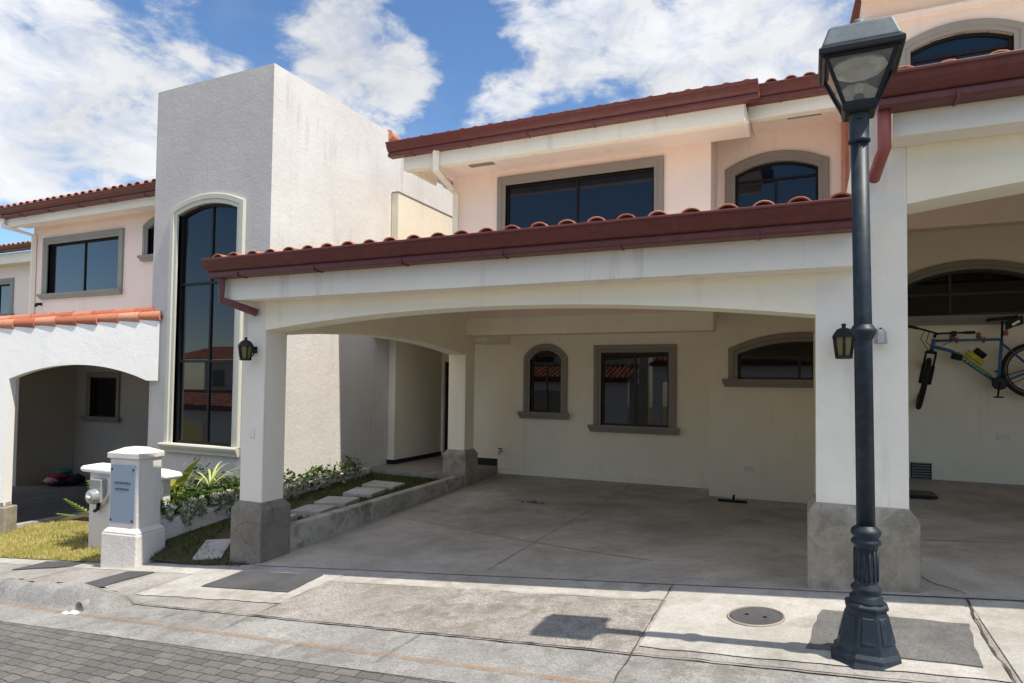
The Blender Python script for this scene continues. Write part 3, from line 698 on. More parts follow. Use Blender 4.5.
# ================================================================== left-hand house
hl = thing('town_house', 'white town house left of the tower, carport arch capped by a row of orange tiles', 'house', (-16, 10, -3))
A0 = Vector((-11.80, 8.80)); AN = math.radians(24); U = Vector((-math.cos(AN), -math.sin(AN))); Nn = Vector((math.sin(AN), -math.cos(AN)))
def fa(u, z, d): p = A0+U*u-Nn*d; return (p.x, p.y, z)      # u runs left along the front
la = arcpts(.22, 2.98, -.08, .30, 26)
m = MB(); top = [(0, 1.12), (6.5, 1.02)]
m.panel([(0.0, 1.14), (0, -.08)]+la+[(3.2, -3.3), (3.75, -3.3), (3.75, -.1), (6.6, -.1), (6.6, .95)] if False else [(0, 1.16), (0, -.08)]+la+[(2.98, -2.6), (8.2, -2.6), (8.2, .586)], [], fa, .18)
m.build('arch_beam', PAINT_WHITE, hl)  # solid run left of the pier is added out of view to block light
m = MB()
for (o_, z0, z1) in ((0, -3.6, -2.52), (.075, -3.6, -2.62)):
    q = [fa(2.98-o_, 0, -o_), fa(8.2+o_, 0, -o_), fa(8.2+o_, 0, .18+o_), fa(2.98-o_, 0, .18+o_)]
    m.loft([[(p[0], p[1], z0) for p in q], [(p[0], p[1], z1) for p in q]])
m.build('column_base', BASE_R, hl, .02)
m = MB()                                   # lengthwise cap tiles in two rows
rd = random.Random(3)
for row, (dep, zz, r) in enumerate(((.07, .05, .12), (.22, .15, .12))):
    k = -.02+row*.2
    while k < 8:
        za = 1.16-.07*k+zz+rd.uniform(-.008, .008)
        pa = fa(k, za, dep); pb = fa(k+.46, za-.032+.02, dep)
        m.tube([pa, pb], [r*rd.uniform(1.0, 1.08), r*.78], 12); k += .42
m.build('roof', TILE, hl, 0, False)
m = MB(); q = [(-.05, 1.164), (8.2, .588), (8.2, .66), (-.05, 1.236)]
m.panel(q, [], lambda u, z, d: fa(u, z, d+.002), .4); m.build('roof_deck', TILE_BASE, hl)
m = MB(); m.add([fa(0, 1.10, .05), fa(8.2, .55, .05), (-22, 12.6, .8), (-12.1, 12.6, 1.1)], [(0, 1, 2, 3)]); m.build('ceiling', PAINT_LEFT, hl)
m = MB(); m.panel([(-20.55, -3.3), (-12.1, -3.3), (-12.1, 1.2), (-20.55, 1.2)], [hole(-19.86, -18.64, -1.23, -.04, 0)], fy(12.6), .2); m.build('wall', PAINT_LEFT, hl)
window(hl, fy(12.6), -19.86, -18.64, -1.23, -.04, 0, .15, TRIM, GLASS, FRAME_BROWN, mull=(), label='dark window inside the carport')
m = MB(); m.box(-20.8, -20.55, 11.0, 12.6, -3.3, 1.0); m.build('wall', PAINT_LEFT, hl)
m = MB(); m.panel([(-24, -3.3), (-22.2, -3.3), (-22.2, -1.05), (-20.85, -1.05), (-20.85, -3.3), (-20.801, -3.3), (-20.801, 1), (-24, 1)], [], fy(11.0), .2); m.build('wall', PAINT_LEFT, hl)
m = MB(); m.box(-22.2, -20.85, 11.12, 11.17, -3.2, -1.05); d_ = m.build('door', paint('grey_door', (.10, .10, .10), .5), hl); m = MB(); m.box(-21.05, -20.98, 11.06, 11.12, -2.2, -2.05); m.build('handle', BLACK, d_)
YL = 11.0
m = MB(); LW = (-19.40, -16.36, 2.25, 3.66, 0); LA = (-15.25, -14.2, 3.05, 3.75, .15)
m.panel([(-20.1, .9), (-12.1, .9), (-12.1, 4.4), (-20.1, 4.4)], [hole(*LW), hole(*LA)], fy(YL), .25); m.build('wall', PAINT_PINK, hl)
window(hl, fy(YL), *LW, .19, TRIM_GREEN, GLASS_T, FRAME, sillh=.13, sillw=.05, label='wide two-pane upstairs window')
window(hl, fy(YL), *LA, .16, TRIM_GREEN, GLASS, FRAME, sillh=.13, sillw=.05, label='small arched upstairs window beside the tower')
m = MB(); m.box(-20.1, -19.85, YL+.25, 16, .9, 4.4); m.build('wall', PAINT_PINK, hl)
m = MB(); m.box(-20.4, -12.1, 10.40, 10.6, 4.11, 4.42); m.box(-20.4, -12.1, 10.6, YL+.01, 4.2, 4.42); m.build('fascia', PAINT_OUT, hl, .006)
gutter(hl, -21.2, -12.1, 10.15, 4.56, .24); tile_roof(hl, -21.2, -12.1, 10.22, 4.55, 5, 1.4, 6, .29)
pipe(hl, [(-20.32, 10.32, 4.4), (-20.32, 10.32, 4.12), (-19.98, 10.94, 3.95), (-19.98, 10.94, 1.0)], .08, PAINT_OUT)
m = MB(); m.tube([(-19.62, 11.02, 2.0), (-19.62, 10.86, 1.98), (-19.60, 10.84, 1.92)], .04, 8); m.build('drain_spout', BLACK, hl)

# ================================================================== house further left
hf = thing('town_house', 'distant cream house glimpsed at the left edge behind the white house', 'house', (-31, 16, -3))
m = MB(); FW = (-32.6, -30.75, 2.6, 3.85, 0)
m.panel([(-36, -4), (-27, -4), (-27, 5.0), (-36, 5.0)], [hole(*FW)], fy(16), .25); m.build('wall', PAINT_PINK, hf)
window(hf, fy(16), *FW, .25, TRIM_GREEN, GLASS_T, FRAME, label='upstairs window with grey trim')
m = MB(); m.box(-36, -27, 15.6, 15.99, 4.62, 5.05); m.build('fascia', PAINT_OUT, hf)
gutter(hf, -36, -27, 15.35, 5.30, .22); tile_roof(hf, -36, -27, 15.4, 5.28, 4, 1.2, 8, .33)

# ================================================================== row across the street (seen only in the window glass)
for i, xo in enumerate((-38, -28, -18, -8)):
    zb = G(xo+4, -9)
    ho = thing('town_house', ['white house across the street, furthest downhill of the mirrored row', 'white house across the street mirrored in the tower window', 'white house across the street mirrored in the small arched carport window', 'white house across the street mirrored in the square carport window'][i], 'house', (xo+4, -11, zb))
    f2 = lambda u, z, d: (u, -9-d, z)
    m = MB(); ar = arcpts(xo+.5, xo+6.5, zb+2.7, .4, 14)
    m.panel([(xo, zb+3.8), (xo, zb-.3), (xo+.5, zb-.3)]+ar+[(xo+6.5, zb-.3), (xo+8.6, zb-.3), (xo+8.6, zb+3.8)], [], f2, .3); m.build('wall', PAINT_WHITE, ho)
    m = MB(); m.box(xo, xo+8.6, -14.3, -14, zb-.3, zb+6.6); m.box(xo+5, xo+8.6, -11.6, -11.3, zb+3.5, zb+6.6); m.build('wall', PAINT_OUT, ho)
    t = barrels(xo-.1, xo+8.7, 8.7, zb+3.85, 2.6, .8, .3, seed=20+i); t.v = [(a, -b, c) for a, b, c in t.v]; t.build('roof', TILE, ho)
    m = MB(); m.add([(xo, -8.75, zb+3.8), (xo+8.6, -8.75, zb+3.8), (xo+8.6, -11.3, zb+4.6), (xo, -11.3, zb+4.6)], [(0, 1, 2, 3)]); m.box(xo-.1, xo+8.7, -8.85, -8.65, zb+3.6, zb+3.82); m.build('gutter', MAROON, ho)
    t = barrels(xo-.3, xo+8.9, 10.9, zb+6.6, 4, 1.0, .3, seed=40+i); t.v = [(a, -b, c) for a, b, c in t.v]; t.build('roof', TILE, ho)
    m = MB(); m.box(xo+.8, xo+2.2, -14.0, -13.97, zb+4.9, zb+6); m.box(xo+3, xo+4, -14.0, -13.97, zb+.5, zb+2.2); m.build('window', GLASS, ho)

# ================================================================== garden walls, slabs
m = MB()
m.loft([[(x, 6.905, dz(-6.6, 6.9)-.25) for x in (-6.76, -6.58)]+[(x, 6.905, -2.06) for x in (-6.58, -6.76)], [(x, 11.97, -2.5) for x in (-6.76, -6.58)]+[(x, 11.97, -1.975) for x in (-6.58, -6.76)]])
tag(m.build('garden_kerb', KERB, None, .02), 'low concrete kerb with peeling paint between driveway and stepping stones', 'kerb')
m = MB()
m.loft([[(-8.93, 6.7, -2.9), (-8.76, 6.7, -2.9), (-8.76, 6.7, -2.14), (-8.93, 6.7, -2.14)], [(-8.93, 11.7, -2.5), (-8.76, 11.7, -2.5), (-8.76, 11.7, -1.93), (-8.93, 11.7, -1.93)]])
tag(m.build('planter_wall', PAINT_PILLAR, None, .015), 'low white planter wall beneath the variegated hedge', 'wall')
sheet('planter_soil', rng(-11.6, -8.9, 10), 6.9, 8.84, lambda x, y: -2.3+.05*(y-7)-.05*(-8.9-x), 6, SOIL)
m = MB(); m.box(-14.95, -14.80, 7.85, 12.55, -3.5, -3.07); tag(m.build('lawn_kerb', WALK_LIGHT, None, .015), 'narrow white kerb between the lawn and the shaded neighbouring driveway', 'kerb')
lab = ['pale square stepping stone nearest the porch', 'second stepping stone from the porch, between porch stone and middle stone', 'middle stepping stone of the row along the kerb', 'fourth stepping stone from the porch along the kerb', 'last stepping stone of the row, behind the left carport column']
for q, l in zip(STQ, lab):
    m = MB(); zt = -2.03
    m.loft([[(x, y, -2.22) for x, y in q], [(x, y, zt-.008+random.uniform(0, .006)) for x, y in q]])
    tag(m.build('stepping_stone', STONE, None, .012), l, 'stone', 'stepping stones')
m = MB(); q = [(-7.72, 6.36), (-8.0, 6.82), (-7.55, 6.9), (-7.28, 6.47)]
m.loft([[(x, y, gd(x, y)-.05) for x, y in q], [(x, y, gd(x, y)+.03) for x, y in q]]); tag(m.build('paving_slab', STONE, None, .012), 'flat paving slab on dark grass left of the carport column', 'slab', 'garden slabs')

# ================================================================== pavement covers
def cover(q, label, mat=PLATE, zf=lambda x, y: G(x, y)+.014):
    m = MB(); n = 7; rows = []
    P = []
    for i in range(4):
        a, b = q[i], q[(i+1) % 4]
        for j in range(n): t = j/n; P.append((lerp(a[0], b[0], t)+random.uniform(-.010, .010), lerp(a[1], b[1], t)+random.uniform(-.010, .010)))
    m.loft([[(x, y, zf(x, y)-.02) for x, y in P], [(x, y, zf(x, y)+.008) for x, y in P]])
    return tag(m.build('cover_plate', mat, None, 0), label, 'cover plate', 'dark plates set in the pavement')
cover([(-10.56, 5.65), (-9.67, 5.95), (-9.72, 6.17), (-10.5, 6.1)], 'dark plate in the pavement below the dry lawn, leftmost')
cover([(-8.43, 5.10), (-8.0, 5.2), (-7.86, 5.90), (-8.32, 5.86)], 'narrow dark plate in front of the white sign pillar')
cover([(-6.52, 5.50), (-5.18, 5.50), (-5.24, 6.13), (-6.52, 6.13)], 'dark rectangular plate framed by pale concrete in front of the carport')
cover([(-.03, 5.10), (.98, 5.02), (1.05, 5.76), (.08, 5.89)], 'large woven-textured dark plate behind the street lamp foot', concrete('woven_dark_cover', (.15, .147, .147), (.18, .176, .174), (.05, .05, .05), .3, .5, .6, 1))
m = MB(); c = (-.40, 5.66); m.lathe([(.205, -.03), (.205, .004), (.19, .010), (.185, .006), (0, .006)], (c[0], c[1], G(*c)+.014), 32, False); 
m.v = [(x, y, z+.0945*(x-c[0])+.03*(y-c[1])) for x, y, z in m.v]
mh = m.build('manhole_cover', PLATE, None); tag(mh, 'small round manhole cover in pale concrete left of the street lamp', 'manhole cover')
m = MB(); m.lathe([(.206, -.02), (.222, -.02), (.222, .006), (.218, .010), (.208, .010), (.206, .004)], (c[0], c[1], G(*c)+.014), 36, False); m.v = [(x, y, z+.0945*(x-c[0])+.03*(y-c[1])) for x, y, z in m.v]; m.build('rim', BASE_R, mh)
for dx, dy in ((-.07, .02), (.07, -.02)):
    m = MB(); m.lathe([(.016, 0), (.016, .008), (0, .008)], (c[0]+dx, c[1]+dy, G(c[0]+dx, c[1]+dy)+.016), 10, False); m.build('lifting_hole', BLACK, mh)
# drain pipe mouth in the rolled kerb with litter in it
dp = thing('drain_pipe', 'broken drain pipe mouth at the end of the rolled kerb', 'drain pipe', (-7.25, 4.62, -2.58))
m = MB(); 
for rr in (.085,):
    rings = []
    for (y, r) in ((4.545, .070), (4.80, .070), (4.80, .056), (4.545, .056)):
        rings.append([(-7.24+r*math.cos(2*PI*k/18)+.15*(y-4.5), y, -2.525+r*math.sin(2*PI*k/18)) for k in range(18)])
    m.loft(rings+[rings[0]], False, True)
m.build('pipe', paint('grey_clay_pipe', (.30, .27, .23), .8), dp)
m = MB(); m.lathe([(.056, 0), (0, .0)], (0, 0, 0), 14)
m.v = [(-7.22+x, 4.62, -2.525+y) for x, y, z in m.v]; m.build('pipe_void', BLACK, dp)
for (x, y, sx, lab_) in ((-7.36, 4.47, .03, 'white litter scrap left of the drain pipe mouth'), (-7.25, 4.50, .042, 'larger white litter scrap inside the drain pipe mouth')):
    m = MB(); m.lathe([(0, 0), (sx*1.5, .004), (sx*1.1, sx*.5), (sx*.5, sx*.9), (.0, sx*.95)], (x, y, G(x, y)), 5, False, .4, .6); m.v = [(a_+.25*(c_-G(x, y)), b_+.1*math.sin(40*a_)*.1, c_) for a_, b_, c_ in m.v]; tag(m.build('litter', PAINT_WHITE, None), lab_, 'litter', 'litter by the drain')

# ================================================================== sign pillar and meter wall
px0, py0, ang = -8.46, 6.06, math.radians(8)
ca, sa_ = math.cos(ang), math.sin(ang)
def lp(u, v, z): return (px0-u*ca+v*(-sa_)*1.0 if False else px0-u*ca+v*sa_*-1, py0-u*sa_*1.0+v*ca, z)   # u left along front, v back
sp_ = thing('sign_pillar', 'white plastered pillar with blue-grey lettered plate at the pavement edge', 'pillar', (-8.7, 6.25, -2.66))
def pr(m, u0, u1, v0, v1, z0, z1, t=0):
    m.loft([[lp(u0, v0, z0), lp(u1, v0, z0), lp(u1, v1, z0), lp(u0, v1, z0)], [lp(u0+t, v0+t, z1), lp(u1-t, v0+t, z1), lp(u1-t, v1-t, z1), lp(u0+t, v1-t, z1)]])
m = MB(); pr(m, .06, .57, .06, .47, -2.14, -1.16); m.build('shaft', PAINT_PILLAR, sp_, .015)
m = MB(); pr(m, 0, .63, 0, .52, -2.85, -2.20); pr(m, .0, .63, 0, .52, -2.198, -2.12, .06); m.build('plinth', PAINT_PILLAR, sp_, .02)
m = MB(); m.loft([[lp(u, v, z) for u, v in ((.045-e, .045-e), (.585+e, .045-e), (.585+e, .485), (.045-e, .485))] for z, e in ((-1.165, 0), (-1.15, .012), (-1.085, .012), (-1.08, 0))]+[[lp(.22, .18, -1.015), lp(.44, .18, -1.015), lp(.44, .36, -1.015), lp(.22, .36, -1.015)]]); m.build('cap', PAINT_PILLAR, sp_, .012)
m = MB(); pr(m, .10, .53, .045, .062, -2.05, -1.25); pl = m.build('sign_plate', MT('blue_grey_plate', .35, .5).m, sp_)
pm = pl.data.materials[0]; pm.node_tree.nodes['Principled BSDF'].inputs['Base Color'].default_value = (.24, .30, .38, 1)
m = MB(); rd = random.Random(5)
for row, z in enumerate((-1.50, -1.585)):
    for k in range(7-row):
        u = .44-.042*k-row*.012; pr(m, u-.012, u+.012, .040, .046, z-.012, z+.012+rd.uniform(-.004, .004))
m.build('lettering', paint('dark_letters', (.03, .035, .05), .6), pl)
m = MB()
for u, z in ((.13, -1.31), (.51, -1.31), (.13, -2.02), (.51, -2.02)): pr(m, u-.012, u+.012, .038, .046, z-.012, z+.012)
m.build('screw', BLACK, pl)
mw = thing('meter_wall', 'grey-white meter wall with overhanging cap behind the sign pillar', 'wall', (-9.9, 7, -2.85))
m = MB(); m.box(-10.74, -8.98, 6.85, 6.98, -2.95, -1.58); m.build('wall', PAINT_PILLAR, mw, .015)
m = MB(); m.loft([[(a_, c_, z) for a_, c_ in ((x0, y0), (x1, y0), (x1, y1), (x0, y1))] for x0, x1, y0, y1, z in ((-10.84, -8.86, 6.78, 7.05, -1.57), (-10.87, -8.82, 6.75, 7.08, -1.52), (-10.84, -8.86, 6.78, 7.05, -1.47), (-10.6, -9.1, 6.88, 6.97, -1.43))]); m.build('cap', PAINT_WHITE, mw, .02)
em = thing('electric_meter', 'round electric meter in a grey box on the meter wall', 'meter', (-10.5, 6.84, -1.95))
GREY = paint('grey_enamel', (.30, .31, .31), .4); m = MB(); m.box(-10.58, -10.30, 6.74, 6.848, -2.03, -1.66); m.build('box', GREY, em, .015)
m = MB(); m.lathe([(0, 0), (.125, 0), (.125, .025), (.112, .04), (.106, .09), (.085, .11), (0, .115)], (0, 0, 0), 24); m.v = [(-10.42+x, 6.74-z, -1.93+y) for x, y, z in m.v]
m.build('dial_glass', paint('meter_glass', (.34, .36, .36), .15, .1, 0, .7, .3), em)
m = MB(); m.lathe([(.0, .115), (.055, .116), (.055, .12), (0, .122)], (0, 0, 0), 16); m.v = [(-10.42+x, 6.74-z, -1.93+y*.5) for x, y, z in m.v]; m.build('dial', PAINT_WHITE, em)
m = MB(); m.tube([(-10.42, 6.80, -2.03), (-10.42, 6.79, -2.14), (-10.50, 6.79, -2.18)], .03, 8); m.build('cable_gland', BLACK, em)
m = MB(); m.tube([(-10.32, 6.80, -2.05), (-10.02, 6.80, -1.72), (-9.90, 6.80, -1.69), (-9.3, 6.80, -1.69)], .028, 8); tag(m.build('conduit_pipe', WHITE_PIPE), 'thin white conduit bending from the electric meter behind the sign pillar', 'pipe')

# ================================================================== plants
def cards(m, pts, size, rd, up=.3, elong=1.6):
    for p in pts:
        d = Vector((rd.gauss(0, 1), rd.gauss(0, 1), rd.gauss(up, .8))).normalized(); n = Vector((rd.gauss(0, 1), rd.gauss(0, 1), rd.gauss(.6, 1))).normalized()
        s_ = d.cross(n)
        if s_.length < .1: continue
        s_.normalize(); sz = size*rd.uniform(.6, 1.35); a = Vector(p); k = len(m.v)
        b = d.cross(s_)*sz*.18
        m.v += [tuple(a-d*sz*elong/2), tuple(a+s_*sz*.42+b), tuple(a+d*sz*elong/2), tuple(a-s_*sz*.42+b)]
        m.f.append([k, k+1, k+2, k+3]); m.sm.append(False)
rd = random.Random(11)
def hedge(y0, y1, n, x0, x1, zlo, zhi, lab_, skirt):
    t = thing('hedge', lab_, 'hedge', (-8.9, (y0+y1)/2, -2.1))
    g_ = MB(); p_ = MB(); pg = []; pp = []
    for _ in range(n):
        y = rd.uniform(y0, y1); bump = .07*math.sin(y*7)+.05*math.sin(y*17+1)
        zt = lerp(zhi[0], zhi[1], (y-y0)/(y1-y0))+bump; zb = lerp(zlo[0], zlo[1], (y-y0)/(y1-y0))
        x = rd.uniform(x0, x1); z = lerp(zb, zt, rd.random()**.6)
        if rd.random() < .12: z += rd.uniform(0, .12)
        pg.append((x, y, z))
    for _ in range(int(n*skirt)):
        y = rd.uniform(y0, y1); cl = math.sin(y*9)+math.sin(y*23+2)
        if cl < -.5+rd.random()*.5: continue
        zt = lerp(zhi[0], zhi[1], (y-y0)/(y1-y0))-.04; zb = lerp(zlo[0], zlo[1], (y-y0)/(y1-y0))-.05-.1*max(0, cl)
        pp.append((x1+rd.uniform(-.05, .10), y, rd.uniform(zb, zt)))
    cards(g_, pg, .055, rd); cards(p_, pp, .05, rd)
    g_.build('foliage', LEAF_HEDGE, t, 0, False); p_.build('pale_foliage', LEAF_PALE, t, 0, False)
    s_ = MB()
    for k in range(int((y1-y0)*4)):
        y = y0+(k+.5)/4; x = rd.uniform(x0+.1, x1-.05); s_.tube([(x, y, zlo[0]-.25), (x+rd.uniform(-.05, .05), y, zhi[0]-.15)], .012, 5)
    s_.build('stem', STEM, t)
    return t
hedge(6.7, 8.75, 2000, -9.35, -8.80, (-2.12, -2.02), (-1.90, -1.80), 'clipped green hedge with white-edged leaves hanging over the planter wall', 1.7)
hedge(8.9, 11.3, 650, -8.95, -8.62, (-2.12, -1.98), (-1.86, -1.74), 'straggly sunlit hedge along the stepping stones below the tower wall', 1.3)
def blade(m, base, a, ln, wd, lift, droop, n=9, fold=.25):
    d = Vector((math.cos(a), math.sin(a), 0)); s_ = Vector((-math.sin(a), math.cos(a), 0)); b = Vector(base); L_ = []; R_ = []; C_ = []
    for i in range(n+1):
        t = i/n; p = b+d*(ln*t*math.cos(lift*(1-t*.3)))+Vector((0, 0, ln*(t*math.sin(lift)-droop*t*t)))
        w_ = wd*math.sin(PI*min(1, .12+t*.88))**.7 if t < 1 else .002
        C_.append(p-Vector((0, 0, w_*fold))); L_.append(p-s_*w_); R_.append(p+s_*w_)
    k = len(m.v); m.v += [tuple(p) for tr in zip(L_, C_, R_) for p in tr]
    for i in range(n):
        for j in (0, 1): m.f.append([k+3*i+j, k+3*i+j+1, k+3*i+3+j+1, k+3*i+3+j]); m.sm.append(True)
t = thing('spiky_plant', 'pale yellow-green strap-leaved plant in front of the tower window', 'plant', (-9.2, 7.9, -2.2))
m = MB()
for k in range(15): blade(m, (-9.2, 7.9, -1.88), k*2.4+rd.uniform(-.2, .2), rd.uniform(.5, .95), rd.uniform(.015, .026), rd.uniform(.9, 1.4), rd.uniform(.35, .8), 10)
m.build('leaves', LEAF_STRAP, t, 0, False)
m = MB(); m.tube([(-9.2, 7.9, -2.3), (-9.2, 7.9, -2.05)], .04, 8); m.build('stem', STEM, t)
t = thing('broad_leaf_plant', 'plant with big yellow-green leaves beside the sign pillar', 'plant', (-9.95, 7.7, -2.3))
m = MB()
for k in range(9): blade(m, (-9.95+rd.uniform(-.1, .1), 7.7+rd.uniform(-.1, .1), -2.15+rd.uniform(0, .15)), k*2.4, rd.uniform(.45, .75), rd.uniform(.12, .19), rd.uniform(.7, 1.3), rd.uniform(.1, .6), 10, .35)
blade(m, (-9.9, 7.75, -2.1), .3, .85, .15, 1.35, .1, 10, .3)
m.build('leaves', LEAF_BROAD, t, 0, False); m = MB(); m.tube([(-9.95, 7.7, -2.4), (-9.95, 7.7, -2.05)], .03, 8); m.build('stem', STEM, t)
t = thing('bush', 'small grey-green bush between the broad-leaved and the strap-leaved plant', 'bush', (-9.6, 8.1, -2.2))
m = MB(); cards(m, [(-9.62+rd.gauss(0, .14), 8.1+rd.gauss(0, .14), -1.85+rd.gauss(0, .16)) for _ in range(420)], .05, rd); m.build('foliage', LEAF_GREY, t, 0, False)
m = MB(); m.tube([(-9.6, 8.1, -2.3), (-9.62, 8.1, -1.85)], .02, 6); m.build('stem', STEM, t)
t = thing('fern', 'bright green fern with feathery fronds left of the electric meter', 'fern', (-11.35, 7.5, -2.75))
m = MB(); s_ = MB()
for k, (a, ln, li, dr_) in enumerate(((2.9, 1.15, .75, .10), (3.3, 1.0, .45, .05), (2.5, .85, 1.0, .2), (3.7, .8, .35, .1), (.4, .7, .9, .3), (2.2, .6, .6, .1))):
    d = Vector((math.cos(a), math.sin(a), 0)); b = Vector((-11.3, 7.5, -2.62)); pts = []
    for i in range(13):
        q = i/12; pts.append(b+d*(ln*q*math.cos(li))+Vector((0, 0, ln*(q*math.sin(li)-dr_*q*q))))
    s_.tube(pts, .009, 5)
    for i in range(2, 13):
        for sg in (-1, 1): blade(m, tuple(pts[i]), a+sg*(1.0-.04*i), .20*(1.15-i/14), .022, .35, .15, 4, .1)
m.build('leaves', LEAF_FROND, t, 0, False); s_.build('stem', STEM, t)

# ================================================================== wall lanterns
AMBER = MT('amber_glass', .25, .5); AMBER.color(AMBER.mix(AMBER.noise(20), (.13, .10, .035), (.20, .16, .065))); AMBER = AMBER.m
def wall_lantern(x, z, lab_):
    y = 6.5; t = thing('wall_lantern', lab_, 'lantern', (x, y, z), 'black wall lanterns'); cy = y-.17; n = 6
    m = MB(); m.lathe([(.105, .045), (.102, .058), (.085, .085), (.060, .115), (.030, .128), (.018, .13), (.018, .148), (.024, .152), (.018, .165), (0, .167)], (x, cy, z), 6, False, PI/6); m.build('cap', BLACK, t)
    m = MB()
    for k in range(n):
        a = PI/6+2*PI*k/n; m.tube([(x+.088*math.cos(a), cy+.088*math.sin(a), z+.047), (x+.066*math.cos(a), cy+.066*math.sin(a), z-.115)], .011, 6)
    m.lathe([(.0, -.115), (.078, -.115), (.080, -.135), (.06, -.142), (0, -.143)], (x, cy, z), 6, False, PI/6); m.build('frame', BLACK, t)
    m = MB(); m.lathe([(.060, -.112), (.080, .044)], (x, cy, z), 6, False, PI/6); m.build('glass', AMBER, t)
    m = MB(); m.box(x-.035, x+.035, y-.025, y-.001, z-.04, z+.05); m.tube([(x, y-.02, z+.02), (x, y-.09, z+.06), (x, cy+.07, z+.05)], .014, 6)
    m.tube([(x, y-.02, z-.02), (x, y-.05, z-.08), (x, y-.08, z-.06)], .009, 6); m.build('bracket', BLACK, t)
wall_lantern(-6.79, .37, 'black amber-glass wall lantern on the left carport column')
wall_lantern(.27, .37, 'black amber-glass wall lantern on the wide column behind the street lamp')
m = MB(); m.box(-6.84, -6.77, 6.485, 6.50, -.80, -.68); tag(m.build('switch_plate', WHITE_PIPE, None, .004), 'small cream switch plate on the left carport column', 'switch plate')
t = thing('metal_fixture', 'small open metal fixture on the wide column right of the lamp post', 'fixture', (.56, 6.48, .43))
SIL = paint('dull_silver', (.42, .40, .38), .35, .2, .05, .5, .6)
m = MB(); m.lathe([(.055, -.05), (.05, -.055), (.045, .04), (.03, .065), (0, .07)], (.56, 6.44, .42), 6, False); m.build('housing', SIL, t)
m = MB(); m.tube([(.56, 6.44, .48), (.56, 6.47, .50), (.60, 6.498, .47)], .008, 5); m.build('wire', BLACK, t)
def outlet(x, y, z, lab_):
    t = thing('wall_outlet', lab_, 'outlet', (x, y, z), 'wall outlets'); m = MB(); m.box(x-.085, x+.085, y-.018, y-.001, z-.05, z+.05); m.build('plate', WHITE_PIPE, t, .004)
    m = MB()
    for dx in (-.045, .04): m.box(x+dx-.014, x+dx-.006, y-.0165, y-.0142, z-.014, z+.014); m.box(x+dx+.006, x+dx+.014, y-.0165, y-.0142, z-.014, z+.014)
    m.build('socket', TRIM, t)
outlet(-1.04, 12.97, -1.59, 'double wall outlet below the wide arched carport window'); outlet(2.86, 12.97, -.81, 'double wall outlet under the hanging bicycle')
t = thing('water_tap', 'small dark water tap on the carport wall beside the porch step', 'tap', (-6.45, 13.57, -1.62))
m = MB(); m.tube([(-6.45, 13.565, -1.62), (-6.45, 13.42, -1.62), (-6.45, 13.39, -1.68)], .02, 8); m.build('spout', SIL, t); m = MB(); m.tube([(-6.50, 13.46, -1.55), (-6.40, 13.46, -1.55)], .012, 6); m.tube([(-6.45, 13.46, -1.62), (-6.45, 13.46, -1.55)], .01, 6); m.build('handle', BLACK, t)
t = thing('floor_squeegee', 'black floor squeegee head lying by the carport back wall', 'squeegee', (-1.27, 12.37, -2.15))
z0 = dz(-1.2, 12.4); m = MB(); m.box(-1.52, -1.02, 12.33, 12.41, z0+.002, z0+.045); m.build('head', BLACK, t, .008); m = MB(); m.tube([(-1.26, 12.37, z0+.04), (-1.25, 12.40, z0+.13)], .022, 8); m.build('socket', BLACK, t)
m = MB(); rd2 = random.Random(4)
for _ in range(60):
    x = -4.58+rd2.gauss(0, .16); y = 10.85+rd2.gauss(0, .05); z = dz(x, y)+.012
    a = rd2.uniform(0, 6.28); s_ = rd2.uniform(.03, .06); m.add([(x, y, z), (x+s_*math.cos(a), y+s_*math.sin(a), z+.02), (x+s_*.6*math.cos(a+1.2), y+s_*.6*math.sin(a+1.2), z+.008)], [(0, 1, 2)])
tag(m.build('dry_leaves', paint('dead_leaf', (.075, .035, .018), .8, .3), None, 0, False), 'small scatter of dry brown leaves on the carport floor', 'leaves')['kind'] = 'stuff'
m = MB(); z0 = dz2(1.4, 11.2); m.box(.80, 1.64, 10.85, 11.35, z0+.02, z0+.05); tag(m.build('door_mat', BLACK, None, .006), 'flat black mat on the right carport floor', 'mat')
t = thing('wall_vent', 'small dark square vent grille low on the right carport wall', 'vent', (1.71, 12.97, -1.45))
m = MB(); m.box(1.56, 1.86, 12.945, 12.967, -1.57, -1.30); m.build('backing', TRIM, t); m = MB()
for k in range(6): m.box(1.57, 1.85, 12.925, 12.943, -1.555+k*.045, -1.54+k*.045)
for x in (1.56, 1.845): m.box(x, x+.015, 12.925, 12.944, -1.57, -1.30)
m.build('grille', BLACK, t)
# heap of clothes in the neighbour's carport
t = thing('laundry_heap', 'heap of green, red and dark cloth on the neighbour carport floor', 'laundry', (-19.75, 11.6, -3.15))
for (x, y, z, rx, ry, rz, c, nm) in ((-19.75, 11.7, -3.05, .42, .3, .16, (.015, .02, .045), 'navy_cloth'), (-19.62, 11.65, -2.88, .30, .2, .10, (.20, .015, .03), 'red_cloth'), (-19.72, 11.8, -2.78, .30, .2, .08, (.01, .17, .13), 'green_cloth'), (-19.68, 11.45, -3.0, .24, .15, .09, (.42, .22, .17), 'pink_cloth'), (-19.35, 11.9, -3.0, .3, .25, .15, (.012, .012, .02), 'black_cloth')):
    bm = MB(); prof = [(math.sin(PI*i/8), -math.cos(PI*i/8)) for i in range(9)]; bm.lathe([(r+.001, zz) for r, zz in prof], (0, 0, 0), 16)
    bm.v = [(x+a*rx*(1+.18*math.sin(5*b+3*cc)), y+b*ry*(1+.15*math.sin(6*a)), z+cc*rz*(1+.2*math.sin(7*a+4*b))) for a, b, cc in bm.v]; bm.build('cloth', paint(nm, c, .9), t)

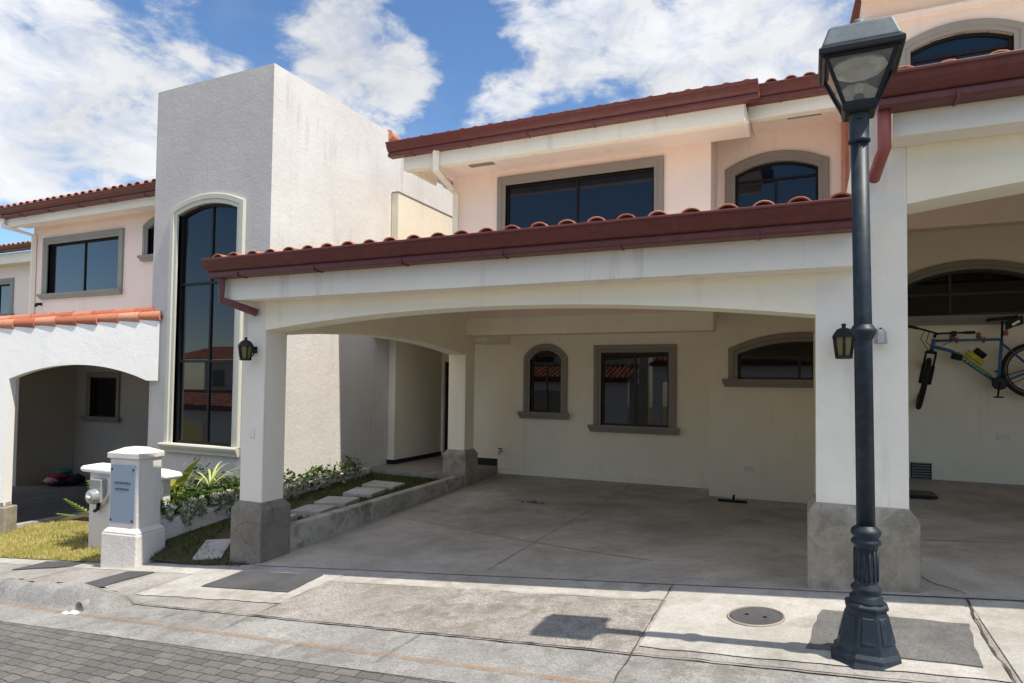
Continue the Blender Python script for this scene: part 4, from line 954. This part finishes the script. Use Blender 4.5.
# ================================================================== street lamp
LX, LY = .345, 5.06
lm = thing('street_lamp', 'tall blue-black cast iron street lamp with square glass lantern', 'street lamp', (LX, LY, G(LX, LY)))
zb = -1.90
m = MB()
prof8 = [(.205, -1.98), (.232, -1.885), (.235, -1.845), (.215, -1.815), (.212, -1.79), (.190, -1.765), (.185, -1.735), (.125, -1.50), (.140, -1.495), (.140, -1.475), (.118, -1.462)]
m.lathe(prof8, (LX, LY, 0), 8, False, PI/8)
b_ = m.build('base', LAMPM, lm, .006)
m = MB()
for k in range(8):
    a = 2*PI*k/8; d = Vector((math.cos(a), math.sin(a), 0)); s_ = Vector((-math.sin(a), math.cos(a), 0)); c = Vector((LX, LY, 0))
    def q(w_, z, out_): return tuple(c+d*(lerp(.171, .1155, (z+1.735)/.235)+out_)+s_*w_+Vector((0, 0, z)))
    m.loft([[q(-.048, -1.715, -.01), q(.048, -1.715, -.01), q(.036, -1.53, -.01), q(-.036, -1.53, -.01)], [q(-.040, -1.70, .006), q(.040, -1.70, .006), q(.030, -1.545, .006), q(-.030, -1.545, .006)]])
m.build('panel', LAMPM, b_)
KL = .80
m = MB(); m.lathe([(r_*KL, z_) for r_, z_ in [(.145, -1.465), (.128, -1.45), (.128, -1.43), (.105, -1.41), (.098, -1.40), (.118, -1.385), (.118, -1.365), (.092, -1.345), (.089, -1.33), (.089, -1.10), (.094, -1.085), (.116, -1.07), (.112, -1.05), (.09, -1.035), (.112, -1.015), (.118, -.995), (.112, -.98), (.092, -.965), (.076, -.955), (.071, -.95)]], (LX, LY, 0), 28)
m.build('collar', LAMPM, lm)
m = MB()
for k in range(14):
    a = 2*PI*k/14; m.tube([(LX+.0715*math.cos(a), LY+.0715*math.sin(a), -1.32), (LX+.0715*math.cos(a), LY+.0715*math.sin(a), -1.11)], .007, 6)
m.build('fluting', LAMPM, lm)
m = MB(); m.tube([(LX, LY, -.955), (LX-.014, LY-.05, .36), (LX-.035, LY-.12, 1.75)], [.0575, .056, .054], 24); m.build('pole', LAMPM, lm)
m = MB(); m.lathe([(.057, .31), (.062, .32), (.081, .36), (.084, .378), (.074, .388), (.067, .40), (.057, .415)], (LX-.014, LY-.05, 0), 24); m.build('collar', LAMPM, lm)
LX -= .035; LY -= .12
lamp_low = set(lm.children)
m = MB(); m.lathe([(.055, 1.68), (.068, 1.685), (.068, 1.70), (.060, 1.71), (.062, 1.86), (.068, 1.87), (.068, 1.895)], (LX, LY, 0), 20); m.box(LX-.02, LX+.015, LY-.070, LY-.055, 1.83, 1.85); m.build('collar', LAMPM, lm)
def sq(h, z, c=(LX, LY)): return [(c[0]-h, c[1]-h, z), (c[0]+h, c[1]-h, z), (c[0]+h, c[1]+h, z), (c[0]-h, c[1]+h, z)]
zl0, zl1, hb, ht = 1.925, 2.235, .105, .212
m = MB(); m.loft([sq(.088, 1.87), sq(.100, 1.885), sq(.106, 1.915), sq(.106, 1.94)])
for sx in (-1, 1):
    for sy in (-1, 1):
        m.tube([(LX+sx*.096, LY+sy*.096, zl0+.01), (LX+sx*ht, LY+sy*ht, zl1)], .017, 4, False)
for i in range(4):
    p = sq(ht, zl1-.014); m.tube([p[i], p[(i+1) % 4]], .016, 4, False)
m.loft([sq(.240, 2.225), sq(.250, 2.232), sq(.250, 2.262), sq(.235, 2.28)])
fr_ = m.build('lantern_frame', BLACK, lm)
GC = MT('lantern_glass', .03, .5); tr = GC.n.new('ShaderNodeBsdfTransparent'); tr.inputs[0].default_value = (.92, .92, .90, 1); mxs = GC.n.new('ShaderNodeMixShader'); fz = GC.n.new('ShaderNodeFresnel'); fz.inputs[0].default_value = 1.5
gl_ = GC.n.new('ShaderNodeBsdfGlossy'); gl_.inputs['Roughness'].default_value = .03; GC.l.new(fz.outputs[0], mxs.inputs[0]); df = GC.n.new('ShaderNodeBsdfDiffuse'); df.inputs[0].default_value = (.6, .6, .57, 1); hz = GC.n.new('ShaderNodeMixShader'); hz.inputs[0].default_value = .16; GC.l.new(tr.outputs[0], hz.inputs[1]); GC.l.new(df.outputs[0], hz.inputs[2]); GC.l.new(hz.outputs[0], mxs.inputs[1]); GC.l.new(gl_.outputs[0], mxs.inputs[2]); GC.l.new(mxs.outputs[0], GC.n['Material Output'].inputs['Surface'])
for i in range(4):
    m = MB(); a, b = sq(.095, zl0+.02), sq(ht-.006, zl1-.01); j = (i+1) % 4; m.add([a[i], a[j], b[j], b[i]], [(0, 1, 2, 3)]); m.build('glass_pane', GC.m, lm, 0, False)
m = MB(); m.loft([sq(.235, 2.278), sq(.230, 2.30), sq(.192, 2.415), sq(.170, 2.438)]); m.build('lantern_roof', LAMPTOP, lm, .015)
m = MB(); m.lathe([(.045, 2.42), (.048, 2.48), (.045, 2.51), (.03, 2.53), (0, 2.535)], (LX, LY, 0), 14); m.build('finial', LAMPTOP, lm)
REFL = paint('prismatic_reflector', (.75, .75, .66), .25, .15, .3, .6)
m = MB(); m.lathe([(.0, 2.228), (.12, 2.226), (.170, 2.212), (.178, 2.195), (.140, 2.165), (.09, 2.15), (.0, 2.148)], (LX, LY, 0), 10, False); rf = m.build('reflector', REFL, lm)
m = MB(); m.lathe([(.012, 2.0), (.016, 2.02), (.026, 2.045), (.028, 2.07), (.018, 2.09), (0, 2.098)], (LX, LY, 0), 16); m.build('bulb', paint('frosted_bulb', (.6, .6, .56), .2), lm)
m = MB(); m.lathe([(.065, 1.941), (.065, 1.965), (.035, 1.975), (.03, 2.01), (.018, 2.02)], (LX, LY, 0), 16); m.build('lamp_holder', LAMPM, lm)

for o in lm.children:
    if o not in lamp_low: o.location.z -= .035*S

# ================================================================== bicycle
bk = thing('bicycle', 'blue mountain bicycle hanging on the right carport wall', 'bicycle', (2.5, 12.65, .2))
YB = 12.62
BLUE = paint('blue_frame_paint', (.035, .13, .30), .35, .12); RUB = paint('tyre_rubber', (.010, .010, .010), .8); TAN = paint('tan_sidewall', (.24, .16, .09), .8); YEL = paint('yellow_plastic', (.55, .50, .03), .4); RED = paint('red_plastic', (.35, .04, .02), .4); GRN = paint('green_decal', (.22, .32, .04), .4)
def P3(x, z, dy=0): return (x, YB+dy, z)
hub = (3.19, .27); bb = (2.73, .06); stt = (2.78, .76); hd0 = (1.865, .78); hd1 = (1.835, .60)
m = MB(); m.tube([P3(*bb), P3(*stt)], .024, 10); m.tube([P3(*stt), P3(1.86, .75)], .022, 10); m.tube([P3(1.845, .655), P3(2.10, .58), P3(*bb)], [.03, .03, .032], 10); m.tube([P3(*hd0), P3(*hd1)], .033, 10)
for dy in (-.05, .05): m.tube([P3(2.78, .70, dy*.4), P3(hub[0], hub[1], dy)], .013, 8); m.tube([P3(bb[0], bb[1], dy*.6), P3(hub[0], hub[1], dy)], .014, 8)
fr2 = m.build('frame', BLUE, bk)
m = MB()
for k in range(9):
    t_ = .12+k*.07; x = lerp(2.10, bb[0], t_); z = lerp(.58, bb[1], t_)+.034; m.box(x, x+.02, YB-.034, YB-.028, z-.045, z-.015)
m.build('lettering', PAINT_WHITE, fr2)
m = MB(); m.tube([P3(2.18, .545, -.012), P3(2.62, .175, -.012)], .028, 8); m.build('decal', GRN, fr2)
wr = MB(); wr.torus(P3(*hub), (0, 1, 0), .405, .032, 56, 10); wo = wr.build('wheel', RUB, bk)
m = MB(); m.torus(P3(*hub), (0, 1, 0), .372, .022, 56, 6); m.build('sidewall', TAN, wo)
m = MB(); m.torus(P3(*hub), (0, 1, 0), .350, .014, 48, 6); m.build('rim', BLACK, wo)
m = MB()
for k in range(24): a = 2*PI*k/24; m.tube([P3(hub[0]+.03*math.cos(a), hub[1]+.03*math.sin(a), .03*(-1)**k), P3(hub[0]+.345*math.cos(a), hub[1]+.345*math.sin(a))], .0028, 4)
m.build('spoke', SIL, wo)
m = MB(); m.tube([P3(hub[0], hub[1], -.07), P3(hub[0], hub[1], .07)], .03, 10); m.build('hub', SIL, wo)
m = MB(); m.tube([P3(hub[0], hub[1], -.055), P3(hub[0], hub[1], -.045)], .09, 20); m.build('cassette', SIL, wo)
# front wheel turned almost edge-on and its fork
fc = Vector(P3(1.715, .04)); ax = Vector((.985, -.16, .06)).normalized(); tilt = Vector((.17, .0, .98))
m = MB(); m.torus(fc, Vector((.975, -.08, -.19)), .405, .036, 56, 10); w2 = m.build('wheel', RUB, bk)
m = MB(); m.torus(fc, Vector((.975, -.08, -.19)), .350, .016, 48, 6); m.build('rim', BLACK, w2)
m = MB(); m.torus(fc, Vector((.975, -.08, -.19)), .374, .024, 48, 6); m.build('sidewall', TAN, w2)
m = MB(); fa_ = Vector((.975, -.08, -.19)).normalized(); dn = Vector((.19, 0, .98)).normalized(); fwd = Vector((0, -1, 0))
cr0 = Vector(P3(1.825, .56)); m.tube([P3(1.835, .61), tuple(cr0)], .028, 8); m.tube([tuple(cr0-fa_*.075), tuple(cr0+fa_*.075)], .026, 8)
for sg in (-1, 1):
    a = cr0+fa_*(.07*sg); b = fc+fa_*(.065*sg)+Vector((0, -.10, 0)); mid = a.lerp(b, .42); m.tube([tuple(a), tuple(mid)], .017, 8); m.tube([tuple(mid), tuple(b)], .026, 8)
m.build('fork', BLACK, bk)
m = MB(); m.tube([P3(1.87, .80), P3(1.885, .86)], .022, 8); m.tube([P3(1.885, .86), P3(1.90, .86, -.09)], .022, 8)
m.tube([P3(1.50, .985, -.13), P3(1.70, .93, -.11), P3(1.90, .86, -.09), P3(2.12, .87, -.06), P3(2.40, .875, -.03)], .016, 8)
m.tube([P3(1.48, .99, -.13), P3(1.62, .955, -.12)], .024, 8); m.tube([P3(2.28, .875, -.04), P3(2.42, .876, -.03)], .024, 8); m.box(2.10, 2.16, YB-.12, YB-.03, .82, .90); m.build('handlebar', BLACK, bk)
m = MB()
for pts in ([(1.72, .92), (1.66, .78), (1.76, .60), (1.85, .58)], [(2.05, .86), (2.08, .72), (1.95, .66)], [(1.78, .90), (1.74, .72), (1.82, .64)]): m.tube([P3(a, b, -.13) for a, b in pts], .006, 5)
m.build('cable', BLACK, bk)
m = MB(); m.tube([P3(*stt), P3(2.79, 1.05)], .016, 8); m.build('seat_post', BLACK, bk)
m = MB(); m.loft([[P3(x, z+hz, s_*wd) for s_, hz in ((-1, 0), (-.6, .03), (.6, .03), (1, 0), (.6, -.02), (-.6, -.02))] for x, z, wd in ((2.58, 1.06, .012), (2.68, 1.08, .022), (2.80, 1.085, .035), (2.92, 1.10, .075), (2.98, 1.115, .06))], True, True); m.build('saddle', BLACK, bk)
m = MB(); m.loft([[P3(x, z+hz, s_*wd) for s_, hz in ((-1, .07), (1, .07), (1, -.07), (-1, -.07))] for x, z, wd in ((2.83, .97, .03), (2.95, 1.03, .05), (3.05, 1.06, .05))]); bg_ = m.build('saddle_bag', BLACK, bk, .01)
m = MB(); m.loft([[P3(2.90, 1.0, -.052), P3(2.92, .97, -.052), P3(2.91, .965, -.054)], [P3(2.99, 1.06, -.056), P3(3.01, 1.03, -.056), P3(3.0, 1.02, -.058)]]); m.build('lettering', PAINT_WHITE, bg_)
m = MB(); m.box(2.80, 2.86, YB-.03, YB+.03, .82, .90); m.build('tail_light', RED, bk, .006)
m = MB(); m.tube([P3(2.30, .56, -.06), P3(2.52, .37, -.06)], .045, 10); m.build('bottle', YEL, bk)
m = MB(); m.tube([P3(2.42, .60, -.03), P3(2.55, .48, -.03)], .05, 8); m.tube([P3(2.10, .50, -.03), P3(2.24, .46, -.03)], .05, 8); m.build('frame_bag', BLACK, bk)
m = MB(); m.lathe([(.09, -.012), (.105, -.006), (.105, .006), (.09, .012)], (0, 0, 0), 28); m.lathe([(0, -.004), (.09, -.004), (.09, .004), (0, .004)], (0, 0, 0), 5)
m.v = [(bb[0]+x, YB-.06+z, bb[1]+y) for x, y, z in m.v]; m.tube([P3(bb[0], bb[1], -.075), P3(bb[0]-.03, bb[1]-.21, -.085)], .014, 8); m.tube([P3(bb[0], bb[1], .07), P3(bb[0]+.02, bb[1]+.18, .08)], .014, 8); m.box(bb[0]-.09, bb[0]+.03, YB-.17, YB-.09, bb[1]-.23, bb[1]-.205); m.box(bb[0]-.02, bb[0]+.08, YB+.08, YB+.16, bb[1]+.18, bb[1]+.205); m.build('crank', BLACK, bk)
m = MB(); m.tube([P3(bb[0], bb[1]-.1, -.05), P3(hub[0], hub[1]-.045, -.05)], .007, 5); m.tube([P3(bb[0], bb[1]+.1, -.05), P3(hub[0], hub[1]+.045, -.05)], .007, 5); m.tube([P3(hub[0]-.02, hub[1]-.03, -.06), P3(hub[0]-.06, hub[1]-.17, -.06)], .016, 6); m.build('chain', BLACK, bk)
for lab_, x in (('red wall hook nearer the handlebar holding the bicycle', 2.18), ('red wall hook nearer the saddle holding the bicycle', 2.54)):
    t = thing('wall_hook', lab_, 'hook', (x, 12.96, .78), 'red bicycle hooks')
    m = MB(); m.tube([(x, 12.968, .84), (x, 12.80, .82), (x, 12.62, .715), (x, 12.57, .73), (x, 12.565, .80)], .012, 8); m.build('arm', RED, t)
    m = MB(); m.box(x-.03, x+.03, 12.955, 12.968, .78, .90); m.build('plate', RED, t)
